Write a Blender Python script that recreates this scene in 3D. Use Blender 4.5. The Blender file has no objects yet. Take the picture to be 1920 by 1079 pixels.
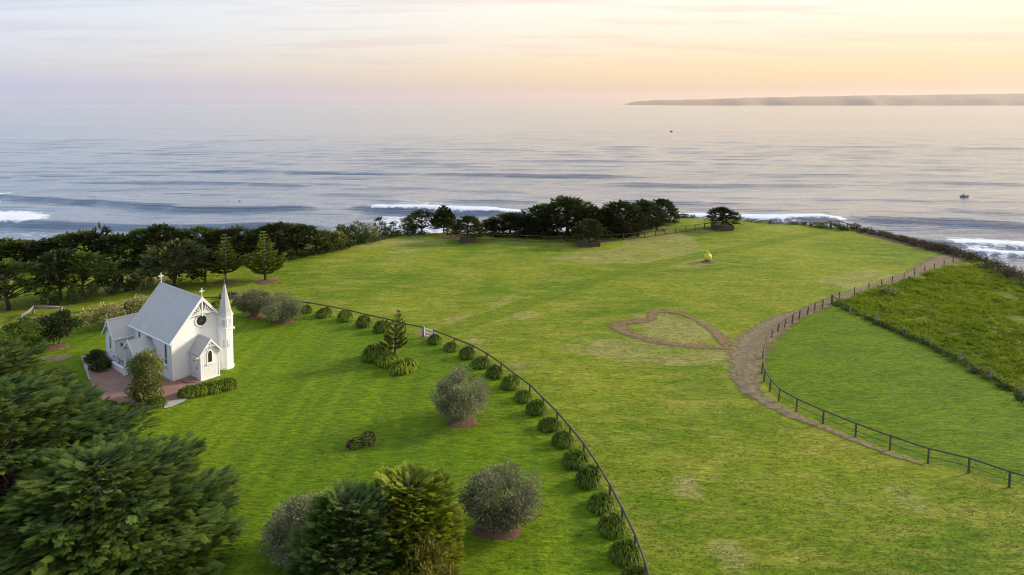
import bpy, math, random
import numpy as np
from mathutils import Vector, Matrix

# ------------------------------------------------------------------ camera, sky, sun, exposure
SC = bpy.context.scene
COL = SC.collection
F, PITCH, HY, CAMH = 1280.0, math.radians(3.0), 194.5, 26.4
CY = HY + F * math.tan(PITCH)
cam_d = bpy.data.cameras.new('camera')
cam_d.sensor_width = 36.0
cam_d.lens = F / 1920.0 * 36.0
cam_d.shift_y = (CY - 539.5) / 1920.0
cam_d.clip_start, cam_d.clip_end = 0.5, 150000.0
cam = bpy.data.objects.new('camera', cam_d)
cam.location = (0, 0, CAMH)
cam.rotation_euler = (math.radians(90) - PITCH, 0, 0)
COL.objects.link(cam)
SC.camera = cam

SUN_AZ, SUN_EL = math.radians(68), math.radians(21)      # azimuth from +Y towards +X
SUNV = Vector((math.sin(SUN_AZ) * math.cos(SUN_EL), math.cos(SUN_AZ) * math.cos(SUN_EL), math.sin(SUN_EL)))
sun_d = bpy.data.lights.new('sun', 'SUN')
sun_d.energy, sun_d.angle, sun_d.color = 5.0, math.radians(11), (1.0, 0.87, 0.69)
sun = bpy.data.objects.new('sun', sun_d)
sun.rotation_euler = (-SUNV).to_track_quat('-Z', 'Y').to_euler()
sun.location = (60, 30, 60)
COL.objects.link(sun)

SC.view_settings.view_transform = 'Standard'
SC.view_settings.look = 'None'
SC.view_settings.exposure = 0.0
SC.view_settings.gamma = 1.0
SC.view_settings.use_curve_mapping = False
SC.cycles.use_denoising = True
SC.cycles.denoising_input_passes = 'RGB_ALBEDO_NORMAL'
SC.cycles.denoising_prefilter = 'ACCURATE'
SC.cycles.use_adaptive_sampling = False
SC.cycles.filter_width = 1.1
SC.cycles.max_bounces = 6
SC.cycles.volume_bounces = 1
SC.cycles.transparent_max_bounces = 8


def nd(nt, typ, loc=None, **kw):
    n = nt.nodes.new(typ)
    for k, v in kw.items():
        setattr(n, k, v)
    return n


def setin(nt, n, key, v):
    s = n.inputs[key]
    if isinstance(v, bpy.types.NodeSocket):
        nt.links.new(v, s)
    else:
        s.default_value = v


def math_n(nt, op, a, b=0.0, c=None, clamp=False):
    n = nd(nt, 'ShaderNodeMath', operation=op, use_clamp=clamp)
    setin(nt, n, 0, a)
    setin(nt, n, 1, b)
    if c is not None:
        setin(nt, n, 2, c)
    return n.outputs[0]


def maprange(nt, v, a, b, c=0.0, d=1.0, smooth=False):
    n = nd(nt, 'ShaderNodeMapRange', interpolation_type='SMOOTHSTEP' if smooth else 'LINEAR')
    setin(nt, n, 'Value', v)
    for k, x in zip(('From Min', 'From Max', 'To Min', 'To Max'), (a, b, c, d)):
        setin(nt, n, k, x)
    return n.outputs['Result']


def mixc(nt, fac, a, b, mode='MIX'):
    n = nd(nt, 'ShaderNodeMix', data_type='RGBA', blend_type=mode)
    setin(nt, n, 0, fac)
    for k, v in ((6, a), (7, b)):
        if isinstance(v, bpy.types.NodeSocket):
            nt.links.new(v, n.inputs[k])
        else:
            n.inputs[k].default_value = (*v[:3], 1.0)
    return n.outputs[2]


def ramp(nt, fac, stops):
    n = nd(nt, 'ShaderNodeValToRGB')
    el = n.color_ramp.elements
    while len(el) < len(stops):
        el.new(0.5)
    for e, (p, c) in zip(el, stops):
        e.position = p
        e.color = (*c, 1.0)
    nt.links.new(fac, n.inputs[0])
    return n.outputs[0]


def noise(nt, vec, scale, detail=3.0, rough=0.55, dist=0.0):
    n = nd(nt, 'ShaderNodeTexNoise')
    if vec is not None:
        nt.links.new(vec, n.inputs['Vector'])
    n.inputs['Scale'].default_value = scale
    n.inputs['Detail'].default_value = detail
    n.inputs['Roughness'].default_value = rough
    n.inputs['Distortion'].default_value = dist
    return n.outputs['Fac']


def mapping(nt, vec, scale=(1, 1, 1), rot=(0, 0, 0), loc=(0, 0, 0)):
    n = nd(nt, 'ShaderNodeMapping')
    nt.links.new(vec, n.inputs['Vector'])
    n.inputs['Scale'].default_value = scale
    n.inputs['Rotation'].default_value = rot
    n.inputs['Location'].default_value = loc
    return n.outputs[0]


def build_world():
    w = bpy.data.worlds.new('World')
    SC.world = w
    w.use_nodes = True
    nt = w.node_tree
    nt.nodes.clear()
    out = nd(nt, 'ShaderNodeOutputWorld')
    bg = nd(nt, 'ShaderNodeBackground')
    tc = nd(nt, 'ShaderNodeTexCoord')
    d = tc.outputs['Generated']
    sep = nd(nt, 'ShaderNodeSeparateXYZ')
    nt.links.new(d, sep.inputs[0])
    z = math_n(nt, 'MAXIMUM', sep.outputs[2], 0.0)
    e = math_n(nt, 'POWER', z, 0.5)                      # spread the horizon band
    q = lambda s: math.sqrt(s)
    away = ramp(nt, e, [(0.0, (.38, .46, .72)), (q(.02), (.47, .53, .76)), (q(.05), (.64, .68, .78)),
                        (q(.10), (.69, .78, .91)), (q(.16), (.66, .80, .98)), (q(.45), (.56, .72, .96)), (1.0, (.50, .64, .88))])
    near = ramp(nt, e, [(0.0, (.80, .54, .39)), (q(.022), (.88, .61, .39)), (q(.05), (1.0, .75, .44)),
                        (q(.085), (1.04, .86, .63)), (q(.14), (1.10, 1.0, .85)), (q(.40), (1.14, 1.0, .84)), (1.0, (.60, .66, .80))])
    az = SUN_AZ - math.radians(4)
    hor = nd(nt, 'ShaderNodeVectorMath', operation='MULTIPLY')
    nt.links.new(d, hor.inputs[0])
    hor.inputs[1].default_value = (1, 1, 0)
    hn = nd(nt, 'ShaderNodeVectorMath', operation='NORMALIZE')
    nt.links.new(hor.outputs[0], hn.inputs[0])
    dot = nd(nt, 'ShaderNodeVectorMath', operation='DOT_PRODUCT')
    nt.links.new(hn.outputs[0], dot.inputs[0])
    dot.inputs[1].default_value = (math.sin(az), math.cos(az), 0)
    f = maprange(nt, dot.outputs['Value'], -0.45, 0.80, 0, 1, True)
    col = mixc(nt, f, away, near)
    # thin stratus streaks, projected on a flat cloud deck
    den = math_n(nt, 'ADD', z, 0.06)
    px = math_n(nt, 'DIVIDE', sep.outputs[0], den)
    py = math_n(nt, 'DIVIDE', sep.outputs[1], den)
    cmb = nd(nt, 'ShaderNodeCombineXYZ')
    nt.links.new(px, cmb.inputs[0])
    nt.links.new(py, cmb.inputs[1])
    pv = mapping(nt, cmb.outputs[0], (0.5, 1.5, 1), (0, 0, math.radians(8)), (3.1, 1.7, 0))
    n1 = noise(nt, pv, 1.0, 5, .55, .3)
    cm = maprange(nt, n1, .48, .64, 0, 1, True)
    cm = math_n(nt, 'MULTIPLY', cm, maprange(nt, z, .012, .04, 0, .42, True))
    cloud = mixc(nt, f, (.60, .60, .72), (.92, .68, .52))
    col = mixc(nt, cm, col, cloud)
    sky = nd(nt, 'ShaderNodeTexSky', sky_type='NISHITA')
    sky.sun_disc = False
    sky.sun_elevation, sky.sun_rotation = SUN_EL, SUN_AZ
    sky.air_density, sky.dust_density = 1.0, 3.0
    sk = nd(nt, 'ShaderNodeVectorMath', operation='SCALE')
    nt.links.new(sky.outputs[0], sk.inputs[0])
    sk.inputs['Scale'].default_value = 0.08
    col = mixc(nt, 0.05, col, sk.outputs[0])
    nt.links.new(col, bg.inputs['Color'])
    bg.inputs['Strength'].default_value = 1.07
    nt.links.new(bg.outputs[0], out.inputs[0])


build_world()

# ------------------------------------------------------------------ helpers
RNG = np.random.default_rng(11)
random.seed(5)


def vnoise(x, y, seed=0):
    """smooth value noise on numpy arrays"""
    x, y = np.asarray(x, float), np.asarray(y, float)
    xi, yi = np.floor(x), np.floor(y)
    fx, fy = x - xi, y - yi
    fx, fy = fx * fx * (3 - 2 * fx), fy * fy * (3 - 2 * fy)

    def h(a, b):
        v = np.sin(a * 127.1 + b * 311.7 + seed * 74.7) * 43758.5453
        return v - np.floor(v)
    return (h(xi, yi) * (1 - fx) + h(xi + 1, yi) * fx) * (1 - fy) + (h(xi, yi + 1) * (1 - fx) + h(xi + 1, yi + 1) * fx) * fy


def ray(px, py):
    cx, c = (px - 960) / F, -(py - CY) / F
    return np.array([cx, math.cos(PITCH) + c * math.sin(PITCH), -math.sin(PITCH) + c * math.cos(PITCH)])


def flat(px, py, z=0.0):
    d = ray(px, py)
    t = (z - CAMH) / d[2]
    return np.array([t * d[0], t * d[1]])


def poly_sd(P, x, y):
    """signed distance to polygon P, positive outside"""
    x, y = np.asarray(x, float), np.asarray(y, float)
    d2 = np.full(x.shape, 1e18)
    inside = np.zeros(x.shape, bool)
    n = len(P)
    for i in range(n):
        ax, ay = P[i]
        bx, by = P[(i + 1) % n]
        ex, ey = bx - ax, by - ay
        t = np.clip(((x - ax) * ex + (y - ay) * ey) / (ex * ex + ey * ey + 1e-12), 0, 1)
        d2 = np.minimum(d2, (x - ax - t * ex) ** 2 + (y - ay - t * ey) ** 2)
        if ay != by:
            c = ((ay > y) != (by > y)) & (x < (bx - ax) * (y - ay) / (by - ay) + ax)
            inside ^= c
    d = np.sqrt(d2)
    return np.where(inside, -d, d)


def line_d(P, x, y):
    """distance to polyline and parameter (index + t) of the nearest point"""
    x, y = np.asarray(x, float), np.asarray(y, float)
    best, par = np.full(x.shape, 1e18), np.zeros(x.shape)
    for i in range(len(P) - 1):
        ax, ay = P[i]
        ex, ey = P[i + 1][0] - ax, P[i + 1][1] - ay
        t = np.clip(((x - ax) * ex + (y - ay) * ey) / (ex * ex + ey * ey + 1e-12), 0, 1)
        d2 = (x - ax - t * ex) ** 2 + (y - ay - t * ey) ** 2
        m = d2 < best
        best = np.where(m, d2, best)
        par = np.where(m, i + t, par)
    return np.sqrt(best), par


EDGE_IMG = [(0, 455), (150, 453), (300, 452), (450, 448), (600, 440), (700, 438), (780, 435), (850, 434), (1000, 434), (1130, 428),
            (1200, 414), (1260, 410), (1330, 410.5), (1400, 414), (1500, 420), (1600, 431), (1700, 452), (1780, 468), (1850, 487), (1920, 516), (2010, 570)]
HEAD = [(-200.0, 140.0), (-130.0, 134.0)] + [tuple(flat(*p)) for p in EDGE_IMG] + [(100.0, 50.0), (112.0, 0.0), (116.0, -60.0), (-200.0, -60.0)]
SEA_Z = -40.0
CHX, CHY = -32.265, 63.607                              # the church stands on level ground


def T(x, y):
    x, y = np.asarray(x, float), np.asarray(y, float)
    s = np.maximum(0, poly_sd(HEAD, x, y) + 2.5)
    drop = np.where(s < 15, s * s * .03, 6.75 + (s - 15) * .9)
    rough = (vnoise(x * .12, y * .12, 3) - .5) * 3.0 * np.clip((s - 4) / 12, 0, 1)
    calm = np.clip((np.hypot(x - CHX, y - CHY) - 10) / 16, 0, 1)
    und = ((vnoise(x * .028, y * .028, 1) - .5) * 1.0 + (vnoise(x * .10, y * .10, 2) - .5) * .2) * calm
    return und - np.minimum(drop, 46.0) + rough


def at(px, py, dz=0.0):
    d = ray(px, py)
    z = 0.0
    for _ in range(8):
        t = (z + dz - CAMH) / d[2]
        z = float(T(t * d[0], t * d[1]))
        if z < -1.2:                       # over the brink: stay on the headland's rim
            t = (-.4 + dz - CAMH) / d[2]
            z = float(T(t * d[0], t * d[1]))
            break
    return Vector((t * d[0], t * d[1], z))


def gz(x, y):
    return float(T(x, y))


def scale_at(px, py):
    """pixels per metre (1920-wide picture) at a ground point seen at that pixel"""
    p = at(px, py)
    return F / (p.y * math.cos(PITCH) + (CAMH - p.z) * math.sin(PITCH))


def height_of(base_y, top_y, px=960):
    """height of an upright thing whose foot is seen at base_y and whose top at top_y"""
    p = at(px, base_y)
    d = ray(px, top_y)
    return CAMH + d[2] * (p.y / d[1]) - p.z


class MB:
    def __init__(s):
        s.v, s.f = [], []

    def add(s, V, Fc):
        o = len(s.v)
        s.v += [tuple(map(float, p)) for p in V]
        s.f += [tuple(i + o for i in f) for f in Fc]
        return s

    def box(s, x0, x1, y0, y1, z0, z1):
        V = [(x, y, z) for z in (z0, z1) for y in (y0, y1) for x in (x0, x1)]
        return s.add(V, [(0, 2, 3, 1), (4, 5, 7, 6), (0, 1, 5, 4), (2, 6, 7, 3), (0, 4, 6, 2), (1, 3, 7, 5)])

    def beam(s, a, b, w, h, up=(0, 0, 1)):
        a, b = Vector(a), Vector(b)
        d = (b - a).normalized()
        up = Vector(up)
        if abs(d.dot(up)) > .98:
            up = Vector((1, 0, 0))
        sd = d.cross(up).normalized() * (w / 2)
        u = sd.normalized().cross(d).normalized() * (h / 2)
        V = [p + i * sd + j * u for p in (a, b) for i, j in ((-1, -1), (1, -1), (1, 1), (-1, 1))]
        return s.add(V, [(0, 1, 2, 3), (7, 6, 5, 4), (0, 4, 5, 1), (1, 5, 6, 2), (2, 6, 7, 3), (3, 7, 4, 0)])

    def tube(s, P, R, n=6, cap=True):
        P = [Vector(p) for p in P]
        if not hasattr(R, '__len__'):
            R = [R] * len(P)
        V, Fc = [], []
        ref = Vector((.13, .31, .94)).normalized()
        for i, p in enumerate(P):
            d = (P[min(i + 1, len(P) - 1)] - P[max(i - 1, 0)]).normalized()
            r = ref if abs(d.dot(ref)) < 1.2 else Vector((1, 0, 0))
            a = d.cross(r).normalized()
            b = d.cross(a)
            for k in range(n):
                t = 2 * math.pi * k / n
                V.append(p + (a * math.cos(t) + b * math.sin(t)) * R[i])
        for i in range(len(P) - 1):
            for k in range(n):
                k2 = (k + 1) % n
                Fc.append((i * n + k, i * n + k2, (i + 1) * n + k2, (i + 1) * n + k))
        if cap:
            Fc.append(tuple(range(n - 1, -1, -1)))
            Fc.append(tuple((len(P) - 1) * n + k for k in range(n)))
        return s.add(V, Fc)

    def lathe(s, prof, n=16, c=(0, 0, 0), rot=0.0):
        V, Fc = [], []
        for r, z in prof:
            for k in range(n):
                t = rot + 2 * math.pi * k / n
                V.append((c[0] + r * math.cos(t), c[1] + r * math.sin(t), c[2] + z))
        for i in range(len(prof) - 1):
            for k in range(n):
                k2 = (k + 1) % n
                Fc.append((i * n + k, i * n + k2, (i + 1) * n + k2, (i + 1) * n + k))
        Fc.append(tuple(range(n - 1, -1, -1)))
        Fc.append(tuple((len(prof) - 1) * n + k for k in range(n)))
        return s.add(V, Fc)

    def prism(s, poly, a, b):
        """closed prism: poly as (u,w) pairs; a(u,w) and b(u,w) give the two end points"""
        n = len(poly)
        V = [a(*p) for p in poly] + [b(*p) for p in poly]
        return s.add(V, [tuple(range(n - 1, -1, -1)), tuple(range(n, 2 * n))] + [(i, (i + 1) % n, n + (i + 1) % n, n + i) for i in range(n)])

    def mesh(s, name, smooth=False):
        m = bpy.data.meshes.new(name)
        m.from_pydata(s.v, [], s.f)
        if smooth:
            m.polygons.foreach_set('use_smooth', [True] * len(m.polygons))
        m.update()
        return m

    def build(s, name, mat, parent=None, smooth=False, loc=(0, 0, 0), rot=(0, 0, 0)):
        return obj(name, s.mesh(name, smooth), mat, parent, loc, rot)


def npmesh(name, V, Fc, attrs=None, smooth=False):
    """numpy mesh: V (n,3), Fc (m,k) with k = 3 or 4"""
    V, Fc = np.asarray(V, np.float32), np.asarray(Fc, np.int32)
    m = bpy.data.meshes.new(name)
    m.vertices.add(len(V))
    m.vertices.foreach_set('co', V.ravel())
    k = Fc.shape[1]
    m.loops.add(Fc.size)
    m.loops.foreach_set('vertex_index', Fc.ravel())
    m.polygons.add(len(Fc))
    m.polygons.foreach_set('loop_start', np.arange(0, Fc.size, k, dtype=np.int32))
    m.polygons.foreach_set('loop_total', np.full(len(Fc), k, np.int32))
    if smooth:
        m.polygons.foreach_set('use_smooth', np.ones(len(Fc), bool))
    for n_, a in (attrs or {}).items():
        at_ = m.attributes.new(n_, 'FLOAT', 'POINT')
        at_.data.foreach_set('value', np.asarray(a, np.float32))
    m.update(calc_edges=True)
    return m


def grid_faces(nx, ny):
    i = np.arange(ny - 1)[:, None] * nx + np.arange(nx - 1)[None, :]
    return np.stack([i, i + 1, i + nx + 1, i + nx], -1).reshape(-1, 4)


def obj(name, mesh, mat=None, parent=None, loc=(0, 0, 0), rot=(0, 0, 0), scale=(1, 1, 1)):
    o = bpy.data.objects.new(name, mesh)
    COL.objects.link(o)
    if mat is not None and len(mesh.materials) == 0:
        mesh.materials.append(mat)
    o.parent = parent
    o.location, o.rotation_euler, o.scale = loc, rot, scale
    return o


def tag(o, label=None, cat=None, group=None, kind=None):
    for k, v in (('label', label), ('category', cat), ('group', group), ('kind', kind)):
        if v:
            o[k] = v
    return o


def thing(name, label, cat, loc=(0, 0, 0), rz=0.0, group=None, scale=(1, 1, 1)):
    o = bpy.data.objects.new(name, None)
    COL.objects.link(o)
    o.empty_display_size = .3
    o.location, o.rotation_euler, o.scale = loc, (0, 0, rz), scale
    return tag(o, label, cat, group)


# ------------------------------------------------------------------ materials
def newmat(name):
    m = bpy.data.materials.new(name)
    m.use_nodes = True
    nt = m.node_tree
    return m, nt, nt.nodes['Principled BSDF']


def objco(nt):
    return nd(nt, 'ShaderNodeTexCoord').outputs['Object']


def attr(nt, name):
    return nd(nt, 'ShaderNodeAttribute', attribute_name=name).outputs['Fac']


def bump(nt, h, strength, dist, bsdf=None):
    b = nd(nt, 'ShaderNodeBump')
    b.inputs['Strength'].default_value = strength
    b.inputs['Distance'].default_value = dist
    nt.links.new(h, b.inputs['Height'])
    if bsdf is not None:
        nt.links.new(b.outputs[0], bsdf.inputs['Normal'])
    return b.outputs[0]


def simple(name, a, b, scale=2.0, rough=.7, bs=.3, bd=.02, stretch=(1, 1, 1), spec=.3, metal=0.0):
    m, nt, p = newmat(name)
    co = mapping(nt, objco(nt), stretch)
    n = noise(nt, co, scale, 5, .6)
    nt.links.new(mixc(nt, maprange(nt, n, .3, .7), a, b), p.inputs['Base Color'])
    p.inputs['Roughness'].default_value = rough
    p.inputs['Specular IOR Level'].default_value = spec
    p.inputs['Metallic'].default_value = metal
    if bs:
        bump(nt, n, bs, bd, p)
    return m


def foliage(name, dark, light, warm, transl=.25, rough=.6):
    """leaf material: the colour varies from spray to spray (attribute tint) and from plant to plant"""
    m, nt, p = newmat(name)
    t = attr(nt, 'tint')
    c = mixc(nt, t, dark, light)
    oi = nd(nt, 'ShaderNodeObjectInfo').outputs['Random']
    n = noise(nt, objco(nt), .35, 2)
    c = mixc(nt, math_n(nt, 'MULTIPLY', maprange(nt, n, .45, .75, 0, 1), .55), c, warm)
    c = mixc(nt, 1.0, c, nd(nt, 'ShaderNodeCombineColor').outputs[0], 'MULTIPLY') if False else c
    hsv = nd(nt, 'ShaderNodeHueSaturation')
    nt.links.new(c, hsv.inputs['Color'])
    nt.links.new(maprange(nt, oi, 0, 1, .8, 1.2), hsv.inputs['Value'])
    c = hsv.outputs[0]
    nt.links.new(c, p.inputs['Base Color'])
    p.inputs['Roughness'].default_value = rough
    p.inputs['Specular IOR Level'].default_value = .22
    tr = nd(nt, 'ShaderNodeBsdfTranslucent')
    nt.links.new(c, tr.inputs['Color'])
    mx = nd(nt, 'ShaderNodeMixShader')
    mx.inputs[0].default_value = transl
    nt.links.new(p.outputs[0], mx.inputs[1])
    nt.links.new(tr.outputs[0], mx.inputs[2])
    nt.links.new(mx.outputs[0], nt.nodes['Material Output'].inputs['Surface'])
    return m


M = {}
M['cypress'] = foliage('cypress_foliage', (.030, .060, .010), (.125, .185, .022), (.15, .17, .018))
M['coast'] = foliage('coast_cypress_foliage', (.024, .040, .010), (.085, .105, .020), (.10, .09, .016), .15)
M['conifer_dark'] = foliage('dark_conifer_foliage', (.035, .070, .014), (.14, .21, .035), (.13, .18, .025))
M['conifer_gold'] = foliage('gold_conifer_foliage', (.055, .095, .006), (.34, .40, .022), (.34, .33, .014))
M['olive'] = foliage('grey_olive_foliage', (.105, .125, .055), (.31, .32, .17), (.36, .31, .17))
M['broad'] = foliage('broadleaf_foliage', (.022, .045, .014), (.085, .12, .03), (.12, .13, .03))
M['yellow'] = foliage('pale_yellow_foliage', (.13, .15, .05), (.44, .41, .16), (.62, .48, .16))
M['bush'] = foliage('silvery_bush_foliage', (.085, .105, .03), (.32, .35, .11), (.40, .36, .07))
M['strap'] = foliage('strap_leaf', (.042, .082, .006), (.18, .25, .014), (.20, .24, .012))
M['strap_bright'] = foliage('bright_strap_leaf', (.055, .10, .006), (.24, .31, .016), (.27, .30, .015))
M['norfolk'] = foliage('norfolk_foliage', (.045, .085, .010), (.20, .27, .025), (.20, .22, .02))
M['norfolk_dark'] = foliage('young_norfolk_foliage', (.075, .11, .014), (.27, .32, .035), (.26, .28, .03))
M['tussock'] = foliage('tussock_grass', (.078, .130, .004), (.28, .355, .012), (.33, .34, .018))
M['scrub'] = foliage('coastal_scrub', (.030, .028, .016), (.085, .07, .035), (.11, .08, .045))
M['autumn'] = foliage('olive_yellow_foliage', (.07, .075, .01), (.20, .18, .02), (.24, .16, .02))
M['bark'] = simple('bark', (.07, .055, .045), (.16, .13, .11), 4, .9, .8, .05, (1, 1, .25))
M['bark_dark'] = simple('dark_bark', (.035, .028, .022), (.08, .065, .05), 4, .9, .8, .05, (1, 1, .25))
M['timber'] = simple('weathered_timber', (.058, .045, .034), (.15, .122, .095), 3, .85, .5, .02, (.3, 2, 2))
M['grey_timber'] = simple('silver_grey_timber', (.14, .125, .115), (.30, .28, .26), 3, .85, .5, .02, (.3, 2, 2))
M['box_timber'] = simple('sleeper_timber', (.05, .04, .034), (.14, .12, .105), 2.5, .9, .5, .03, (.4, 2, 2))
M['mulch'] = simple('bark_mulch', (.085, .045, .028), (.23, .135, .09), 9, .95, 1.0, .06)
M['dirt'] = simple('bare_dirt', (.16, .115, .08), (.29, .22, .16), 3, .95, .6, .05)
M['white'] = simple('white_paint', (.82, .825, .825), (.87, .875, .88), 1.3, .55, 0, 0)
M['roof'] = simple('grey_roof_paint', (.45, .445, .44), (.52, .515, .51), .9, .45, 0, 0, spec=.4)
M['gable_shade'] = simple('gable_shade_grey', (.36, .37, .38), (.44, .45, .46), 2, .6, 0, 0)  # grey that paints the roof overhang's shade on the gable
M['black'] = simple('black_iron', (.02, .02, .02), (.05, .05, .05), 3, .5, 0, 0)
M['lead'] = simple('dark_metal_finial', (.10, .11, .10), (.22, .22, .19), 6, .5, 0, 0, metal=.6)
M['rust'] = simple('rusty_steel', (.03, .018, .012), (.10, .055, .03), 6, .9, .5, .01)
M['yellow_paint'] = simple('yellow_paint', (.58, .53, .04), (.66, .61, .07), 2, .45, 0, 0)
M['concrete'] = simple('concrete', (.30, .29, .27), (.42, .41, .39), 2, .9, .3, .01)
M['rock'] = simple('cliff_rock', (.10, .07, .05), (.22, .16, .11), .4, .95, 1, .4)
M['hill'] = simple('far_land', (.28, .18, .115), (.36, .24, .155), .002, 1, 0, 0)
M['boat_hull'] = simple('boat_hull', (.20, .19, .25), (.28, .26, .33), 2, .4, 0, 0)
M['boat_dark'] = simple('boat_dark', (.03, .03, .035), (.06, .06, .07), 2, .4, 0, 0)
M['boat_white'] = simple('boat_white', (.65, .65, .65), (.75, .75, .75), 2, .4, 0, 0)
M['wetsuit'] = simple('wetsuit', (.012, .013, .016), (.03, .03, .035), 4, .6, 0, 0)
M['skin'] = simple('skin', (.42, .26, .18), (.5, .32, .23), 4, .6, 0, 0)


def glass_mat():
    m, nt, p = newmat('dark_leaded_glass')
    co = objco(nt)
    n = noise(nt, co, 3, 2)
    nt.links.new(mixc(nt, n, (.015, .017, .016), (.05, .05, .045)), p.inputs['Base Color'])
    p.inputs['Roughness'].default_value = .15
    bump(nt, n, .2, .01, p)
    return m


M['glass'] = glass_mat()


def lamp_mat():
    m, nt, p = newmat('lamp_glow')
    p.inputs['Base Color'].default_value = (.8, .6, .1, 1)
    p.inputs['Emission Color'].default_value = (1, .85, .25, 1)
    p.inputs['Emission Strength'].default_value = .6
    return m


M['lamp'] = lamp_mat()


def corrugated():
    m, nt, p = newmat('corrugated_roof')
    co = objco(nt)
    n = noise(nt, co, .8, 4)
    c = mixc(nt, maprange(nt, n, .3, .7), (.43, .425, .42), (.50, .495, .485))
    nt.links.new(c, p.inputs['Base Color'])
    p.inputs['Roughness'].default_value = .42
    p.inputs['Specular IOR Level'].default_value = .45
    w = nd(nt, 'ShaderNodeTexWave', wave_type='BANDS', bands_direction='Y')
    nt.links.new(co, w.inputs['Vector'])
    w.inputs['Scale'].default_value = 4.1
    bump(nt, w.outputs['Fac'], .35, .02, p)
    return m


M['corr'] = corrugated()


def brick_mat():
    m, nt, p = newmat('brick_paving')
    co = objco(nt)
    b = nd(nt, 'ShaderNodeTexBrick')
    nt.links.new(mapping(nt, co, (1, 1, 1), (0, 0, .5)), b.inputs['Vector'])
    b.inputs['Color1'].default_value = (.20, .085, .06, 1)
    b.inputs['Color2'].default_value = (.28, .135, .10, 1)
    b.inputs['Mortar'].default_value = (.20, .17, .15, 1)
    b.inputs['Scale'].default_value = 2.2
    b.inputs['Mortar Size'].default_value = .02
    n = noise(nt, co, .7, 4)
    c = mixc(nt, maprange(nt, n, .35, .7, 0, .5), b.outputs['Color'], (.33, .22, .18))
    nt.links.new(c, p.inputs['Base Color'])
    p.inputs['Roughness'].default_value = .85
    bump(nt, b.outputs['Fac'], -.3, .01, p)
    return m


M['brick'] = brick_mat()

# ------------------------------------------------------------------ layout lines on the ground (plan coordinates)
FENCE_TOPS = [(562, 565.6), (577, 567), (614, 573.5), (652, 581), (688, 590), (726, 598), (760, 607), (793.7, 614)]
FENCE_TOPS2 = [(813.4, 619), (851.7, 634), (885.6, 647.6), (913, 662.5), (940, 681), (966.6, 702), (993.5, 721), (1019, 746.5), (1045, 772), (1069, 800),
               (1095, 831.6), (1120.7, 870), (1144, 909), (1167, 952), (1191, 1001.6), (1210.5, 1055), (1226, 1112)]
FENCE_L = [(50, 600), (93, 592), (128, 587.5), (163, 583), (212, 575.5), (265, 568), (323, 562), (383, 557.7), (420, 556.6), (457, 556), (510, 560.5), (562, 565.6)]
P2 = lambda L, dz=0.0: [tuple(at(x, y, dz).xy) for x, y in L]
fence_a, fence_b, fence_l = P2(FENCE_TOPS, 1.1), P2(FENCE_TOPS2, 1.1), P2(FENCE_L, 1.1)
CURVE = [(1800, 488), (1787, 494), (1770, 500), (1752, 505.5), (1734, 511), (1715, 517), (1695, 523), (1673, 530), (1653, 536), (1629, 543.5), (1602, 552), (1574, 562), (1559, 570.5),
         (1542, 579), (1527, 584.5), (1514, 591), (1498, 599.5), (1485, 606), (1471, 614.5), (1458, 623), (1446, 634), (1435, 651), (1430, 672), (1428, 701),
         (1432, 717), (1443, 734), (1460, 753), (1493, 772), (1543, 795), (1604, 820), (1668.5, 844.6), (1740, 869), (1816, 887.5), (1892, 914), (1975, 940)]
curve = P2(CURVE)
WIRE = [(1560, 571), (1594, 590), (1643, 606), (1692, 627), (1745, 652), (1800, 676), (1858, 712), (1918, 747), (1985, 790)]
wire = P2(WIRE)
LAWN = fence_l + fence_a[1:] + fence_b + [(9.5, 20), (9.5, -60), (-200, -60), (-200, 80)]
PADD = curve[12:] + [(60, 20), (110, 20), tuple(flat(2100, 860))] + wire[::-1]
ROUGH = curve[:13] + wire[1:] + [(75, 48), (130, 40), (130, 120), tuple(flat(1900, 470))]
TRACK = P2([(840, 622), (905, 598), (1000, 566), (1080, 539), (1150, 516), (1220, 498), (1290, 484), (1400, 463), (1480, 446), (1540, 436)])
TRACK2 = P2([(815, 618), (880, 634), (940, 665), (1000, 712), (1060, 775), (1110, 838), (1160, 920), (1215, 1040)])
PATHL = P2([(1795, 484), (1765, 494), (1715, 513), (1653, 534), (1602, 549), (1559, 567), (1514, 584), (1470, 601), (1428, 630), (1402, 664), (1398, 702), (1414, 738), (1466, 771), (1540, 800), (1600, 825), (1668, 851), (1742, 876)])
PATHW = [2.3, 1.8, .85, .65, .6, .65, .85, 1.15, 1.4, 1.4, 1.1, .72, .46, .36, .30, .27, .22]
BACKTRACK = P2([(760, 447), (830, 450), (875, 456), (925, 456), (1000, 457), (1080, 459), (1140, 455), (1230, 448), (1300, 438), (1350, 431)])

# ------------------------------------------------------------------ terrain


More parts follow.
